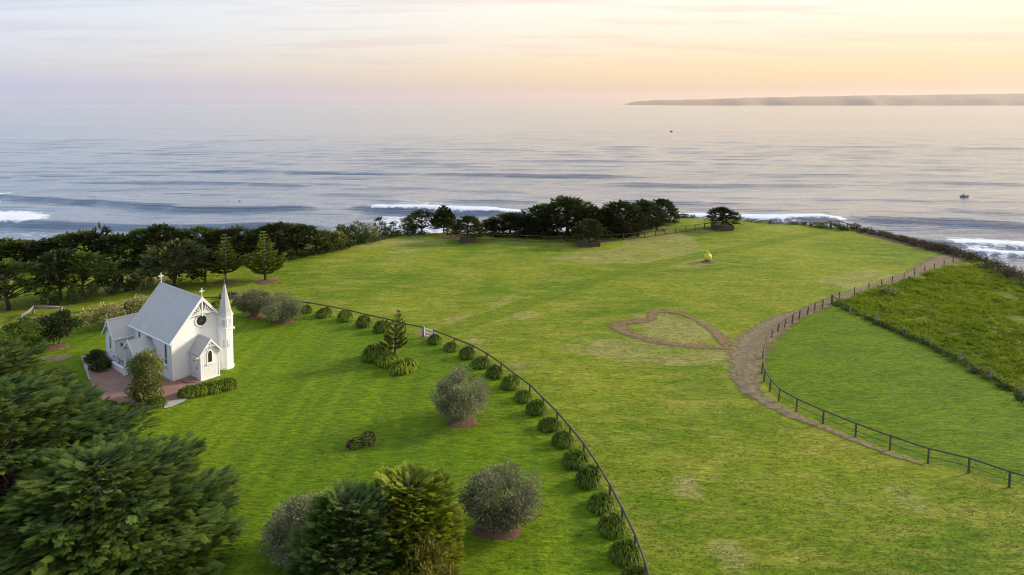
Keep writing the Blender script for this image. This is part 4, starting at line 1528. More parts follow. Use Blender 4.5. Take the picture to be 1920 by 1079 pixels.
def fence(name, label, pts, ph, mat='timber', rails=((1.0, .07),), post_r=.065, lean=None, inset=(), square=False, group=None, skip=(), railmat=None, extra=0.0):
    """posts at plan points pts, a log rail between neighbours at each height share"""
    p0 = pts[len(pts) // 2]
    root = thing(name, label, 'fence', (p0[0], p0[1], gz(*p0)), 0, group)
    o0 = Vector(root.location)
    pm = MB().tube([(0, 0, -.3), (0, 0, 1)], [1.0, .94], 7).mesh('post', True) if not square else MB().box(-1, 1, -1, 1, -.3, 1).mesh('post')
    rm = MB().tube([(0, 0, 0), (.33, .0, .004), (.66, .004, -.004), (1, 0, 0)], 1.0, 6).mesh('rail', True)
    tops = []
    rr = random.Random(len(pts) * 7 + int(ph * 10))
    for i, (x, y) in enumerate(pts):
        z = gz(x, y)
        l = Vector(lean(i) if lean else (0, 0)).to_3d() * ph
        h = ph * rr.uniform(.96, 1.06) + extra
        d = (Vector((0, 0, h)) + l)
        if i not in skip:
            o = obj('post', pm, M[mat], root, Vector((x, y, z)) - o0)
            o.rotation_euler = d.to_track_quat('Z', 'Y').to_euler()
            s = post_r * rr.uniform(.85, 1.15)
            o.scale = (s, s, d.length)
        tops.append((Vector((x, y, z)), l + Vector((0, 0, ph))))
    for k, r in rails:
        for i in range(len(tops) - 1):
            a, b = tops[i][0] + tops[i][1] * k - o0, tops[i + 1][0] + tops[i + 1][1] * k - o0
            d = b - a
            if d.length < .05:
                continue
            o = obj('rail', rm, M[railmat or mat], root, a)
            o.rotation_euler = d.to_track_quat('X', 'Z').to_euler()
            o.scale = (d.length, r * rr.uniform(.85, 1.15), r)
    return root


fence('log_rail_fence', 'dark log rail fence running from behind the church to the white gate', fence_l + fence_a[1:], 1.1, rails=((.98, .085),), post_r=.085)
fence('log_rail_fence', 'dark log rail fence sweeping from the white gate down to the bottom edge', fence_b, 1.1, rails=((.98, .085),), post_r=.085)


def lean_curve(i):
    a = Vector(curve[max(i - 1, 0)])
    b = Vector(curve[min(i + 1, len(curve) - 1)])
    n = Vector(((b - a).y, -(b - a).x)).normalized()
    k = .04 + .16 * max(0, 1 - abs(i - 19) / 9)
    return Vector((abs(n.x), -abs(n.y) * .2)) * k


fence('paddock_fence', 'dark post and rail fence bending round the dirt path and the dark green paddock', curve[12:], 1.15, rails=((.97, .07), (.45, .028)), post_r=.085, lean=lambda i: lean_curve(i + 12))
fence('slope_fence', 'short dark posts strung with wire between the dirt path and the rough tussock slope', curve[:13], 1.0, rails=((.9, .008), (.5, .008)), post_r=.075)
fence('wire_fence', 'wire fence on grey posts dividing the tussock slope from the dark green paddock', wire, 1.05, 'grey_timber', rails=((.9, .008), (.55, .008)), post_r=.07)
st = thing('brace_rail', 'sloping timber brace rail at the top corner of the paddock wire fence', 'rail', (wire[0][0], wire[0][1], gz(*wire[0])))
a, b = Vector((wire[0][0], wire[0][1], gz(*wire[0]) + 1.12)), Vector((wire[1][0], wire[1][1], gz(*wire[1]) + 1.0))
MB().tube([a - st.location, b - st.location], .065, 7).build('rail', M['timber'], st)
MB().tube([Vector((0, 0, -.2)), Vector((0, 0, 1.3))], .11, 8).build('strainer_post', M['timber'], st)

back1 = P2([(893, 449), (924, 451), (956, 452), (988, 453.7), (1020, 455), (1053, 456), (1083, 456.5)])
back2 = P2([(1124, 454), (1147, 452), (1169, 450.5), (1190, 448.5), (1209, 446), (1229, 443), (1247, 440.5), (1267, 438), (1286, 434.5), (1303, 432), (1321, 430), (1337, 427)])
fence('boundary_fence', 'grey post and rail fence between the two left planter boxes before the dark trees', back1, 1.25, rails=((.95, .055), (.12, .06)), post_r=.075, square=True, mat='timber')
fence('boundary_fence', 'grey post and rail fence climbing from the middle planter box to the right one', back2, 1.2, rails=((.95, .05), (.12, .06)), post_r=.07, square=True, mat='timber')
brow = P2([(1375, 416.5), (1409, 418), (1445, 420), (1482, 422), (1519, 425)])
fence('brow_fence', 'thin dark posts and wire along the brow above the surf', brow, .85, 'bark_dark', rails=((.9, .008),), post_r=.06)

# gate in the log rail fence
g0, g1 = Vector(fence_a[-1]), Vector(fence_b[0])
gate = thing('gate', 'small white gate between two stout grey posts in the log rail fence', 'gate', (g0.x, g0.y, gz(*g0)), math.atan2((g1 - g0).y, (g1 - g0).x))
gl = (g1 - g0).length
gp = MB().tube([(0, 0, -.3), (0, 0, 1.28)], [.13, .12], 9).mesh('gate_post', True)
for x in (0, gl):
    obj('gate_post', gp, M['grey_timber'], gate, (x, 0, 0))
for z in (.25, .62, 1.02):
    MB().beam((.14, 0, z), (gl - .14, 0, z), .05, .09).build('gate_rail', M['white'], gate)
for x in (.17, gl - .17):
    MB().box(x - .03, x + .03, -.034, .034, .15, 1.1).build('gate_stile', M['white'], gate)

# grey log pen left of the church
pen_pts = [(41, 600), (62, 585), (88, 585), (116, 586), (113, 592)]
pen = thing('log_barrier', 'bleached grey log barrier lying in a bent frame behind the round tree', 'barrier', at(75, 595))
PO = Vector(pen.location)
pw = [Vector(at(x, y)) for x, y in ((40, 604), (63, 589), (116, 589), (110, 598), (42, 607))]
hz = [.75, .95, .85, .35, .35]
for i in range(4):
    a, b = pw[i] + Vector((0, 0, hz[i])) - PO, pw[i + 1] + Vector((0, 0, hz[i + 1])) - PO
    m_ = (a + b) / 2 + Vector((.1, .1, -.08))
    MB().tube([a, m_, b], [.17, .2, .14], 8).build('log', M['grey_timber'], pen, True)
for i in (0, 1, 2):
    MB().tube([pw[i] - PO - Vector((0, 0, .2)), pw[i] - PO + Vector((.05, 0, hz[i]))], .13, 7).build('stake', M['grey_timber'], pen, True)
c0 = at(112, 592) - PO
MB().tube([c0, c0 + Vector((1.1, .5, 1.25))], [.09, .06], 7).build('prop', M['timber'], pen, True)

# ------------------------------------------------------------------ mulch beds


def mulch_bed(x, y, rx, ry, label, rz=0.0, h=.12):
    rr = random.Random(int(x * 13 + y * 7))
    p = at(x, y)
    n, rings = 40, 6
    V, ph = [], rr.uniform(0, 6)
    for k in range(rings + 1):
        q = k / rings
        for i in range(n):
            t = 2 * math.pi * i / n
            w = 1 + .07 * math.sin(3 * t + ph) + .05 * math.sin(7 * t + 2 * ph) + rr.uniform(-.07, .07) * q
            X, Y = rx * q * w * math.cos(t), ry * q * w * math.sin(t)
            V.append((X, Y, gz(p.x + X, p.y + Y) - p.z + h * (1 - q ** 3) + rr.uniform(-.02, .02) * (q < .99) - (.05 if k == rings else 0)))
    Fc = [(k * n + i, k * n + (i + 1) % n, (k + 1) * n + (i + 1) % n, (k + 1) * n + i) for k in range(rings) for i in range(n)]
    mb = MB().add(V, Fc)
    o = mb.build('mulch_bed', M['mulch'], None, True, p)
    return tag(o, label, 'mulch bed', 'mulch rings under the trees')


mulch_bed(866, 790, 1.35, 1.35, 'brown mulch ring under the middle grey round tree on the lawn')
mulch_bed(933, 988, 1.65, 1.5, 'brown mulch ring under the grey round tree nearest the fence bottom')
mulch_bed(562, 1042, 1.5, 1.3, 'brown mulch ring showing under the pale grey tree beside the bottom conifers')
mulch_bed(479, 595, 1.25, 1.3, 'brown mulch ring under the rear of the two grey trees right of the spire')
mulch_bed(531, 604, 1.4, 1.3, 'brown mulch ring under the front one of the two grey trees right of the spire')
mulch_bed(500, 529, 2.0, 1.6, 'brown mulch ring under the right one of the two tall Norfolk pines')
mulch_bed(424, 530, 2.0, 1.6, 'brown mulch ring under the Norfolk pine rising behind the spire')
mulch_bed(106, 652, 1.3, 1.1, 'brown mulch ring under the round dark tree left of the church')
mulch_bed(1327, 492, 1.3, 1.3, 'worn mulch ring round the foot of the yellow buoy')
mulch_bed(845, 447, 1.8, 1.4, 'worn mulch patch under the little tree left of the first planter box')

# ------------------------------------------------------------------ near trees
def h_at(x, yb, yt):
    return height_of(yb, yt, x)


# grey round trees
for i, (x, yb, yt, r, lab, sd) in enumerate((
        (864, 787, 701, 2.5, 'grey green round tree in the middle of the church lawn beside the shrub row', 41),
        (938, 982, 890, 2.4, 'grey round feathery tree on a broad mulch ring close to the lower shrub row', 42),
        (570, 1040, 945, 2.3, 'pale grey bare looking round tree half hidden by the bottom conifers', 43),
        (479, 592, 546, 2.25, 'grey round tree right of the spire, the rear one of the pair', 44),
        (531, 602, 553, 2.5, 'grey brown round tree right of the spire, the front one of the pair', 45))):
    h = h_at(x, yb, yt)
    cm, tm = leafy_mesh(sd, h, r * 1.06, 16000, .19, .22, 54, 1.6, 5, .08, .1, .34, .70, True)
    plant('round_tree', (cm, tm), (M['olive'], M['bark_dark']), lab, 'tree', at(x, yb), .4 * i, group='grey round trees on mulch rings')

p = at(107, 646)
cm, tm = leafy_mesh(51, h_at(107, 646, 588), 2.15, 7500, .26, .24, 46, .7, 3, .10, 0, .6)
plant('round_tree', (cm, tm), (M['broad'], M['bark']), 'round dark green glossy tree on a short trunk left of the church', 'tree', p)
for x, yb, yt, r, lab, sd in ((198, 618, 572, 2.45, 'pale yellow flowering tree behind the vestry gable', 52), (256, 604, 560, 2.2, 'pale yellow flowering tree peeping over the vestry roof beside the nave roof', 53)):
    cm, tm = leafy_mesh(sd, h_at(x, yb, yt), r, 4200, .24, .18, 44, .5, 4, .07, 0, .6)
    plant('flowering_tree', (cm, tm), (M['yellow'], M['bark']), lab, 'tree', at(x, yb), group='pale yellow flowering trees')
cm, tm = leafy_mesh(54, h_at(277, 754, 655), 1.95, 15000, .19, -.08, 84, .6, 5, .06, -.3, .5, .45)
plant('tall_bush', (cm, tm), (M['bush'], M['bark']), 'tall silvery olive bush standing on the paving before the church side porch', 'bush', at(277, 751))

# Norfolk pines
hN = h_at(742, 678, 585)
plant('norfolk_pine', norfolk_mesh(61, hN, 1.2, 9, 1, 0, (.45, .25), .42, .26, True), (M['norfolk_dark'], M['bark']),
      'young Norfolk pine leaning slightly above strappy shrubs near the white gate', 'tree', at(739, 677))
plant('norfolk_pine', norfolk_mesh(62, h_at(424, 528, 440), 2.7, 12, 1, .3, (.1, 0), .34, .18), (M['norfolk'], M['bark']),
      'tall tiered Norfolk pine directly behind the church spire', 'tree', at(422, 528), group='two tall Norfolk pines')
plant('norfolk_pine', norfolk_mesh(63, h_at(498, 526, 434), 3.0, 14, 1, .3, (-.2, 0), .34, .14), (M['norfolk'], M['bark']),
      'tall tiered Norfolk pine on open grass right of the spire', 'tree', at(498, 526), .5, group='two tall Norfolk pines')

# big foreground cypresses at the left
SPRAY_F = spray_template(4, .085, .10)
FROND = spray_template(5, .068, .08)
BX, BY = -33.2, 42.2
gapL = [np.array([*flat(26, 908, z), z]) - np.array([BX, BY, 0]) for z in (0.0, 6.5)]


def gap_b(c, o=(0, 0, 0)):
    c = c + np.array(o)
    d = gapL[1] - gapL[0]
    t = min(1, max(0, (c - gapL[0]) @ d / (d @ d)))
    return np.linalg.norm(c - gapL[0] - d * t) < .95


M['cypress_shaded'] = foliage('shaded_cypress_foliage', (.024, .052, .009), (.105, .165, .022), (.12, .15, .018))  # darker copy of the cypress leaf colours, with shade painted in
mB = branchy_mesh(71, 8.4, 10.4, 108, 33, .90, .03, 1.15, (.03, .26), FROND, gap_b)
tB = plant('cypress', mB, (M['cypress_shaded'], M['bark']), 'huge dark green cypress at the lower left edge with bare limbs showing in a gap', 'tree', (BX, BY, 0), 0, group='big cypresses at the lower left')
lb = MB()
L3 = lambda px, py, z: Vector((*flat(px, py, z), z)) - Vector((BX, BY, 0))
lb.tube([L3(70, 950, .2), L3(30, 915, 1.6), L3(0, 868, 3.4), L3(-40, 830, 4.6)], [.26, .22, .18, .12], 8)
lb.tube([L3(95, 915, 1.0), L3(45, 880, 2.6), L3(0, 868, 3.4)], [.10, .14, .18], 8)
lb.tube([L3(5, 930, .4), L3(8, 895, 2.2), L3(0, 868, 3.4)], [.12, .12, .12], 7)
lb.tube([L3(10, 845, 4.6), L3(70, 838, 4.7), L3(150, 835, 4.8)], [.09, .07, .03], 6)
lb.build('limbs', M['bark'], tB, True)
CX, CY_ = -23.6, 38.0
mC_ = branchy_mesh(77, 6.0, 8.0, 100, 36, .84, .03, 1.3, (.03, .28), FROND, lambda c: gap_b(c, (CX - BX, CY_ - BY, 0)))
plant('cypress', mC_, (M['cypress_shaded'], M['bark']), 'low spreading cypress in the bottom left corner, its tips reaching far over the lawn', 'tree', (CX, CY_, 0), 2.0, group='big cypresses at the lower left')
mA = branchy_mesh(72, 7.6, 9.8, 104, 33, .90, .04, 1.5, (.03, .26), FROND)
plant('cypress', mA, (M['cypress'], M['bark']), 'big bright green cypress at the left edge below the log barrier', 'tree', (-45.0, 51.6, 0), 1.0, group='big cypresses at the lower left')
cm, tm = leafy_mesh(73, 4.0, 2.3, 5000, .28, .05, 46, .6, 3, .1, 0, .4)
plant('hedge_tree', (cm, tm), (M['cypress'], M['bark']), 'smooth domed dark bush at the left edge below the log barrier', 'bush', at(36, 668))

# bottom conifers
mC = leafy_mesh
mc1 = branchy_mesh(74, 4.9, 2.7, 120, 46, .58, .02, 2.8, (.15, .7), SPRAY_F, None, (0, 0), .42)
plant('conifer', mc1, (M['conifer_dark'], M['bark']), 'dark green feathery conifer at the bottom edge, left of the pair', 'tree', (-8.9, 35.6, 0), .3, group='two conifers at the bottom edge')
mc2 = branchy_mesh(75, 4.7, 2.6, 140, 46, .54, .02, 3.6, (.15, .7), SPRAY_F, None, (0, 0), .42)
plant('conifer', mc2, (M['conifer_gold'], M['bark']), 'golden tipped rounded conifer at the bottom edge, right of the pair', 'tree', (-5.75, 37.6, 0), .9, group='two conifers at the bottom edge')
cm, tm = leafy_mesh(76, 3.7, 2.0, 3800, .26, .05, 30, .3, 5, .05, -.2, .4)
plant('shrub', (cm, tm), (M['autumn'], M['bark']), 'olive yellow shrub cut by the bottom edge before the golden conifer', 'shrub', (-4.2, 33.4, 0))

# ------------------------------------------------------------------ strappy shrubs along the log rail fence
STRAP = [strap_mesh(80 + i, 1.30, 1.05, 1000, .05) for i in range(4)]
STRAPB = [m_.copy() for m_ in STRAP]
ROW_UP = [(446, 571, .8), (405, 575, .8), (574, 586, .85), (608, 593, 1.15), (647, 601, 1.1), (682, 612, 1.1), (717, 621, 1.1)]
ROW_DN = [(815, 643, .85), (846, 656, .95), (876, 671, .97), (902, 687, .98), (928, 706, .95), (957, 727, .93), (981, 750, .93), (1005, 775, .95), (1031, 804, .97), (1055, 833, .98),
          (1079, 869, .98), (1103, 907, 1.0), (1127, 951, .98), (1147, 996, 1.02), (1172, 1047, 1.0), (1191, 1092, .95)]
ordn = ['first', 'second', 'third', 'fourth', 'fifth', 'sixth', 'seventh', 'eighth', 'ninth', 'tenth', 'eleventh', 'twelfth', 'thirteenth', 'fourteenth', 'fifteenth', 'sixteenth']
up_lab = ['rounded green shrub at the fence just left of the grey tree pair', 'small green shrub at the fence seen close behind the spire', 'small dark shrub touching the right side of the front grey tree by the fence',
          'strappy shrub under the log rail fence, fourth above the white gate', 'strappy shrub under the log rail fence, third above the white gate', 'strappy shrub under the log rail fence, second above the white gate',
          'strappy shrub under the log rail fence, nearest above the white gate']
rr = random.Random(8)
for i, (x, y, r) in enumerate(ROW_UP + ROW_DN):
    lab = up_lab[i] if i < 7 else 'strappy green shrub along the log rail fence, %s below the white gate' % ordn[i - 7]
    p = at(x, y)
    t = thing('strap_shrub', lab, 'shrub', p, rr.uniform(0, 6), 'strappy shrubs along the log rail fence', (r * rr.uniform(.84, 1.12), r * rr.uniform(.84, 1.12), r * rr.uniform(.85, 1.3)))
    obj('leaves', STRAP[i % 4], M['strap'], t)
for x, y, sx, sy, sz, lab in ((707, 672, 1.35, 1.2, 1.45, 'big bright strappy clump left of the young Norfolk pine'), (728, 683, 1.0, 1.0, 1.1, 'bright strappy clump at the foot of the young Norfolk pine'),
                              (757, 694, 1.35, 1.0, 1.05, 'low bright strappy clump right of the young Norfolk pine')):
    t = thing('strap_shrub', lab, 'shrub', at(x, y), rr.uniform(0, 6), 'strappy clumps round the young Norfolk pine', (sx * 1.25, sy * 1.25, sz * 1.1))
    obj('leaves', STRAPB[rr.randrange(4)], M['strap_bright'], t)
for k, (x, y, s, lab) in enumerate(((355, 741, .80, 'strappy clump at the left end of the bed before the church porch'), (378, 737, .85, 'strappy clump second from the left in the bed before the porch'),
                                    (401, 732, .85, 'strappy clump second from the right in the bed before the porch'), (424, 727, .85, 'strappy clump at the right end of the bed before the porch'))):
    t = thing('strap_shrub', lab, 'shrub', at(x, y), k, 'strappy bed before the church porch', (s * 1.35, s * 1.2, s * 1.05))
    obj('leaves', STRAPB[k], M['strap_bright'], t)
for k, (x, y, s, lab) in enumerate(((205, 764, .65, 'low green edging plant at the left of the paving edge by the cypress'), (232, 768, .65, 'low green edging plant between the cypress and the silvery bush'),
                                    (258, 769, .65, 'low green edging plant at the left foot of the silvery bush'), (294, 760, .8, 'bright strappy clump at the right foot of the silvery bush'))):
    t = thing('strap_shrub', lab, 'shrub', at(x, y), k, 'edging plants along the brick paving', (s * 1.1, s, s * .9))
    obj('leaves', STRAP[k], M['strap'], t)
for k, (x, y, r, h, lab) in enumerate(((178, 678, 1.15, 1.0, 'low dark green shrub at the foot of the vestry gable, the rear one'), (190, 693, 1.25, .8, 'low dark green shrub at the vestry corner beside the paving'))):
    cm, tm = leafy_mesh(90 + k, h, r, 1800, .22, .02, 26, .2, 4, .04)
    plant('low_shrub', (cm, tm), (M['broad'], M['bark']), lab, 'shrub', at(x, y), group='low shrubs by the vestry')

# ------------------------------------------------------------------ background cypresses, shared crowns
CYP = [cypress_mesh(100 + i, 5.0, 3.6, 68, 20, .70, .20, .45, SPRAY_L, .22, None, (0, 0), .29, 1.35, .26) for i in range(4)]
CYP_B = [cypress_mesh(140 + i, 5.0, 3.6, 84, 20, .70, .05, .35, SPRAY_L, .25, None, (0, 0), .27, 1.35, .28) for i in range(3)]
CYP_SP = [cypress_mesh(110 + i, 5.0, 3.0, 26, 11, .80, .26, .3, SPRAY_L, .35, None, (.2, 0), .26) for i in range(2)]
CYP_UP = [cypress_mesh(120 + i, 5.0, 3.4, 120, 15, .66, .01, .1, SPRAY_L, .55, None, (0, 0), .24, 1.3, .4) for i in range(3)]
SHR = [leafy_mesh(130 + i, 2.0, 1.5, 900, .30, .02, 20, .2, 4, .04) for i in range(3)]


def backtree(meshes, mat, x, yb, yt, hw, label, name='cypress', group=None, base_r=3.4, base_h=5.0, rz=None, dy=0.0, bark='bark_dark', cat='tree'):
    p = at(x, yb)
    h = height_of(yb, yt, x)
    r = hw / scale_at(x, yb)
    return plant(name, meshes, (M[mat], M[bark]), label, cat, p, rr.uniform(0, 6.28) if rz is None else rz, (r / base_r, r / base_r, h / base_h), group)


G_BELT = 'dark trees of the belt above the sea'
BELT = [(-45, 503, 456, 42, 'dark belt tree cut by the left edge above the sea'), (8, 504, 452, 42, 'dark belt tree at the far left, above the bright grass strip'),
        (48, 502, 456, 36, 'low dark belt tree, second from the left above the grass strip'), (90, 502, 452, 40, 'dark belt tree directly above the left cypress pair'),
        (128, 500, 444, 40, 'rising dark belt tree left of the one that stands out on top'), (158, 499, 440, 40, 'broad dark belt tree just left of the tallest feathery top'),
        (222, 499, 444, 40, 'dark belt tree just right of the tallest feathery top'), (262, 499, 436, 44, 'broad dark belt tree above the church roof end'),
        (302, 497, 427, 38, 'tall dark belt tree straight above the church ridge cross'), (340, 495, 436, 36, 'dark belt tree left of the spire, behind the broad front cypress'),
        (376, 493, 430, 36, 'open topped dark belt tree left of the spire'), (412, 491, 436, 36, 'dark belt tree behind the pine of the spire'),
        (447, 489, 430, 38, 'spiky dark belt tree between the two Norfolk pines'), (486, 486, 434, 34, 'dark belt tree hidden behind the right Norfolk pine'),
        (520, 484, 424, 40, 'tall dark belt tree right behind the right Norfolk pine'), (556, 478, 426, 40, 'dark belt tree second from the right end of the belt'),
        (592, 471, 436, 34, 'low dark belt tree at the right end of the belt')]
for i, (x, yb, yt, hw, lab) in enumerate(BELT):
    backtree(CYP_B[i % 3] if i % 4 else CYP[i % 3], 'cypress' if i % 3 == 1 and x < 300 else 'coast', x, yb, yt, hw * 1.12, lab, group=G_BELT)
backtree(CYP_SP[0], 'coast', 188, 499, 429, 30, 'thin feathery tree top standing out above the dark belt', group=G_BELT)
G_FRONT = 'cypresses on the grass behind the church'
for i, (x, yb, yt, hw, lab) in enumerate(((14, 582, 498, 62, 'dark spreading cypress at the left edge above the bright one'), (114, 562, 476, 46, 'spreading cypress with a thick trunk, left of the pair'),
                                          (156, 558, 480, 50, 'spreading cypress with a leaning trunk, right of the pair'), (328, 536, 457, 60, 'broad cypress with pale tips behind the church roof'),
                                          (385, 530, 486, 28, 'small dark cypress between the broad one and the spire'))):
    backtree(CYP[(i + 1) % 4], 'cypress', x, yb, yt, hw, lab, group=G_FRONT, bark='bark')
G_SH = 'scrubby bushes behind the church'
for i, (x, yb, yt, hw, lab) in enumerate(((96, 574, 540, 20, 'scrubby bush at the foot of the left cypress of the pair'), (176, 556, 532, 15, 'small bush right under the leaning cypress trunk'),
                                          (206, 551, 512, 24, 'scrubby grey green bush left of the church roof, the first of three'), (238, 546, 508, 24, 'scrubby grey green bush left of the church roof, the middle of three'),
                                          (272, 541, 504, 22, 'scrubby bush nearest the church ridge cross'), (140, 570, 540, 14, 'thin bush between the trunks of the cypress pair'))):
    backtree(SHR[i % 3], 'bush' if i % 2 else 'broad', x, yb, yt, hw, lab, 'scrub_bush', G_SH, 1.5, 2.0, cat='bush')
G_EDGE = 'bushes along the left brink of the pasture'
for i, (x, yb, yt, hw, mt, lab) in enumerate(((614, 473, 446, 16, 'coast', 'dark bush next to the end of the tree belt'), (632, 467, 432, 20, 'coast', 'dark bush at the brink, first right of the belt'), (650, 462, 424, 24, 'broad', 'leafy dark bush at the brink left of the tallest of its row'),
                                             (673, 456, 418, 26, 'coast', 'tallest dark bush of the row on the left brink'), (693, 449, 424, 20, 'coast', 'brown grey bush at the brink below the little spiky tree'),
                                             (722, 443, 428, 14, 'bush', 'pale low bush at the brink right of the little spiky tree'), (742, 440, 430, 14, 'bush', 'light green low bush before the small bushy pine'),
                                             (763, 438, 417, 16, 'coast', 'bluish dark bush left of the twin brink trees'), (772, 439, 424, 12, 'coast', 'low dark bush under the left twin brink tree'))):
    backtree(SHR[i % 3], mt, x, yb, yt, hw, lab, 'brink_bush', G_EDGE, 1.5, 2.0, cat='bush')
G_BR = 'trees standing on the brink before the surf'
backtree(CYP_SP[1], 'coast', 711, 446, 410, 15, 'little spiky open tree against the white surf', group=G_BR)
backtree(CYP_SP[0], 'coast', 737, 440, 417, 12, 'small bushy pine right of the little spiky tree', group=G_BR)
backtree(CYP[0], 'coast', 791, 438, 397, 28, 'flat topped brink cypress before the breaking wave, left of the twins', group=G_BR)
backtree(norfolk_mesh(125, 5, 2.6, 9, 1, 0, (.1, 0), .5, .2, True), 'coast', 832, 438, 387, 24, 'tall tiered brink pine before the breaking wave, right of the twins', 'brink_pine', G_BR, 2.6)
backtree(CYP[2], 'coast', 838, 441, 411, 26, 'dark low cypress crowding the foot of the tall brink pine', group=G_BR)
backtree(CYP_SP[1], 'coast', 846, 447, 426, 16, 'little thin trunked tree left of the first planter box', group=G_BR)
G_MASS = 'dark cypresses behind the boundary fence'
for i, (x, yb, yt, hw, lab) in enumerate(((925, 441, 411, 24, 'small dark cypress at the left end of the big dark clump'), (957, 443, 403, 36, 'lower dark cypress left of the big dome of the clump'),
                                          (1012, 443, 390, 36, 'dark cypress on the left shoulder of the big dome'), (1062, 444, 377, 58, 'highest domed dark cypress of the clump above the fence'),
                                          (1108, 445, 392, 36, 'dark cypress on the right shoulder of the big dome'), (1165, 442, 383, 40, 'dark cypress right of the gap in the clump'),
                                          (1205, 432, 381, 38, 'dark cypress in the middle of the right half of the clump'), (1240, 420, 377, 28, 'wind shaped dark cypress at the right end of the clump'),
                                          (1000, 445, 412, 32, 'low dark cypress skirting the big dome on its left'), (1140, 446, 404, 30, 'low dark cypress filling the gap in the clump'))):
    backtree(CYP_UP[i % 3], 'coast', x, yb - 3.0, yt, hw * 1.22, lab, group=G_MASS, base_r=3.4)
for i, (x, yb, yt, hw, lab) in enumerate(((1280, 409, 401, 15, 'low dark bush on the knoll left of the right planter box'), (1299, 408.6, 403, 7, 'tiny dark bush on the knoll, right of the low one'),
                                          (1507, 421, 416.5, 8, 'small dark bush at the left end of the cliff top railing'), (1603, 430, 419, 11, 'round dark bush at the right end of the cliff top railing'),
                                          (1545, 426, 417, 24, 'dark low bush below the cliff top railing, left'), (1578, 430, 420, 22, 'dark low bush below the cliff top railing, right'),
                                          (1622, 434, 430, 7, 'tiny brown bush on the brow right of the railing'), (1655, 441, 433, 9, 'small brown bush on the brow, second right of the railing'),
                                          (1690, 450, 442, 12, 'brown bush where the brow bends down to the right'))):
    backtree(SHR[i % 3], 'coast' if i < 6 else 'scrub', x, yb, yt, hw, lab, 'brow_bush', 'low bushes on the brow above the surf', 1.5, 2.0, cat='bush')
backtree(SHR[1], 'coast', 1667, 554, 540, 20, 'dark rounded bush beside the short posts on the tussock slope', 'slope_bush', None, 1.5, 2.0, cat='bush')

# ------------------------------------------------------------------ planter boxes of sleepers with a tree in each


def planter(x, yb, yt, wpx, ytree, hw, labels, rz=0.0):
    p = at(x, yb)
    s = scale_at(x, yb)
    w, h = wpx / s, height_of(yb, yt, x)
    t = thing('planter_box', labels[0], 'planter', p, rz, 'sleeper planter boxes on the pasture edge')
    n = max(3, int(round(h / .32)))
    pr = random.Random(int(x))
    for k in range(n):
        z0, z1 = h * k / n + .012, h * (k + 1) / n - .012
        j = lambda: pr.uniform(-.035, .035)
        e = .11 if k % 2 else 0.0
        for sg in (-1, 1):
            MB().box(-w / 2 + e, w / 2 - e, sg * w / 2 - .09 + j(), sg * w / 2 + .09 + j(), z0, z1).build('plank', M['box_timber'], t)
            MB().box(sg * w / 2 - .09 + j(), sg * w / 2 + .09 + j(), -w / 2 + .12 - e, w / 2 - .12 + e, z0, z1).build('plank', M['box_timber'], t)
    MB().box(-w / 2 + .1, w / 2 - .1, -w / 2 + .1, w / 2 - .1, 0, h * .8).build('soil', M['mulch'], t)
    hh = height_of(yb, ytree, x) - h * .7
    plant('boxed_cypress', CYP_UP[int(x) % 3], (M['coast'], M['bark_dark']), labels[1], 'tree', (p.x, p.y, p.z + h * .75), pr.uniform(0, 6), (hw / s / 3.3, hw / s / 3.3, hh / 5.0), 'trees growing in planter boxes')


planter(877, 453, 441.5, 27, 409, 31, ('upright grey sleeper planter box, the left one on the pasture edge', 'dark bushy tree growing out of the left planter box'))
planter(1103.5, 459.5, 447.5, 38, 415, 30, ('grey sleeper planter box, the middle one between the two fence runs', 'dark low tree growing out of the middle planter box'))
planter(1354, 429.5, 420, 33, 392, 31, ('grey sleeper planter box, the right one high on the pasture', 'spreading dark tree growing out of the right planter box'))

# ------------------------------------------------------------------ tussock slope and cliff-top scrub


def build_tussocks():
    n = 15000
    rng = np.random.default_rng(9)
    c = np.array(ROUGH)
    lo, hi = c.min(0), c.max(0)
    q = rng.uniform(lo, hi, (n * 3, 2))
    sd = poly_sd(ROUGH, q[:, 0], q[:, 1])
    hd = poly_sd(HEAD, q[:, 0], q[:, 1])
    vis = (np.abs(q[:, 0]) < .86 * q[:, 1] + 6)
    den = vnoise(q[:, 0] * .16, q[:, 1] * .16, 31)
    q = q[(sd < -.25) & (hd < -1) & vis & (den > .22)][:n]
    m, b = len(q), 14
    x, y = q[:, 0], q[:, 1]
    z = T(x, y) + (vnoise(x * .9, y * .9, 8) - .4) * .35 - .03
    sz = rng.uniform(.24, .48, m) * (.6 + .8 * vnoise(x * .35, y * .35, 33))
    pos = np.repeat(np.stack([x, y, z], 1), b, 0) + np.concatenate([rng.normal(0, .13, (m * b, 2)), np.zeros((m * b, 1))], 1)
    fw = rng.normal(0, .55, (m * b, 3)) + np.array([.55, -.25, .75])
    fw[:, 2] = np.abs(fw[:, 2]) * .8 + .25
    tn = np.clip(np.repeat(rng.uniform(.2, .8, m) * .6 + .45 * vnoise(x * .12, y * .12, 34), b) + rng.normal(0, .15, m * b), 0, 1)
    tpl = (np.array([[0, -.09, 0], [0, .09, 0], [.55, .08, .08], [1.0, 0, -.14]]), np.array([[0, 1, 2, 3]]))
    V, Fc, tt = scatter(tpl, pos, fw, np.repeat(sz, b) * rng.uniform(.7, 1.3, m * b), tn, .8, None, rng)
    tag(obj('tussock_grass', npmesh('tussock_grass', V, Fc, {'tint': tt}), M['tussock']), kind='stuff')


build_tussocks()


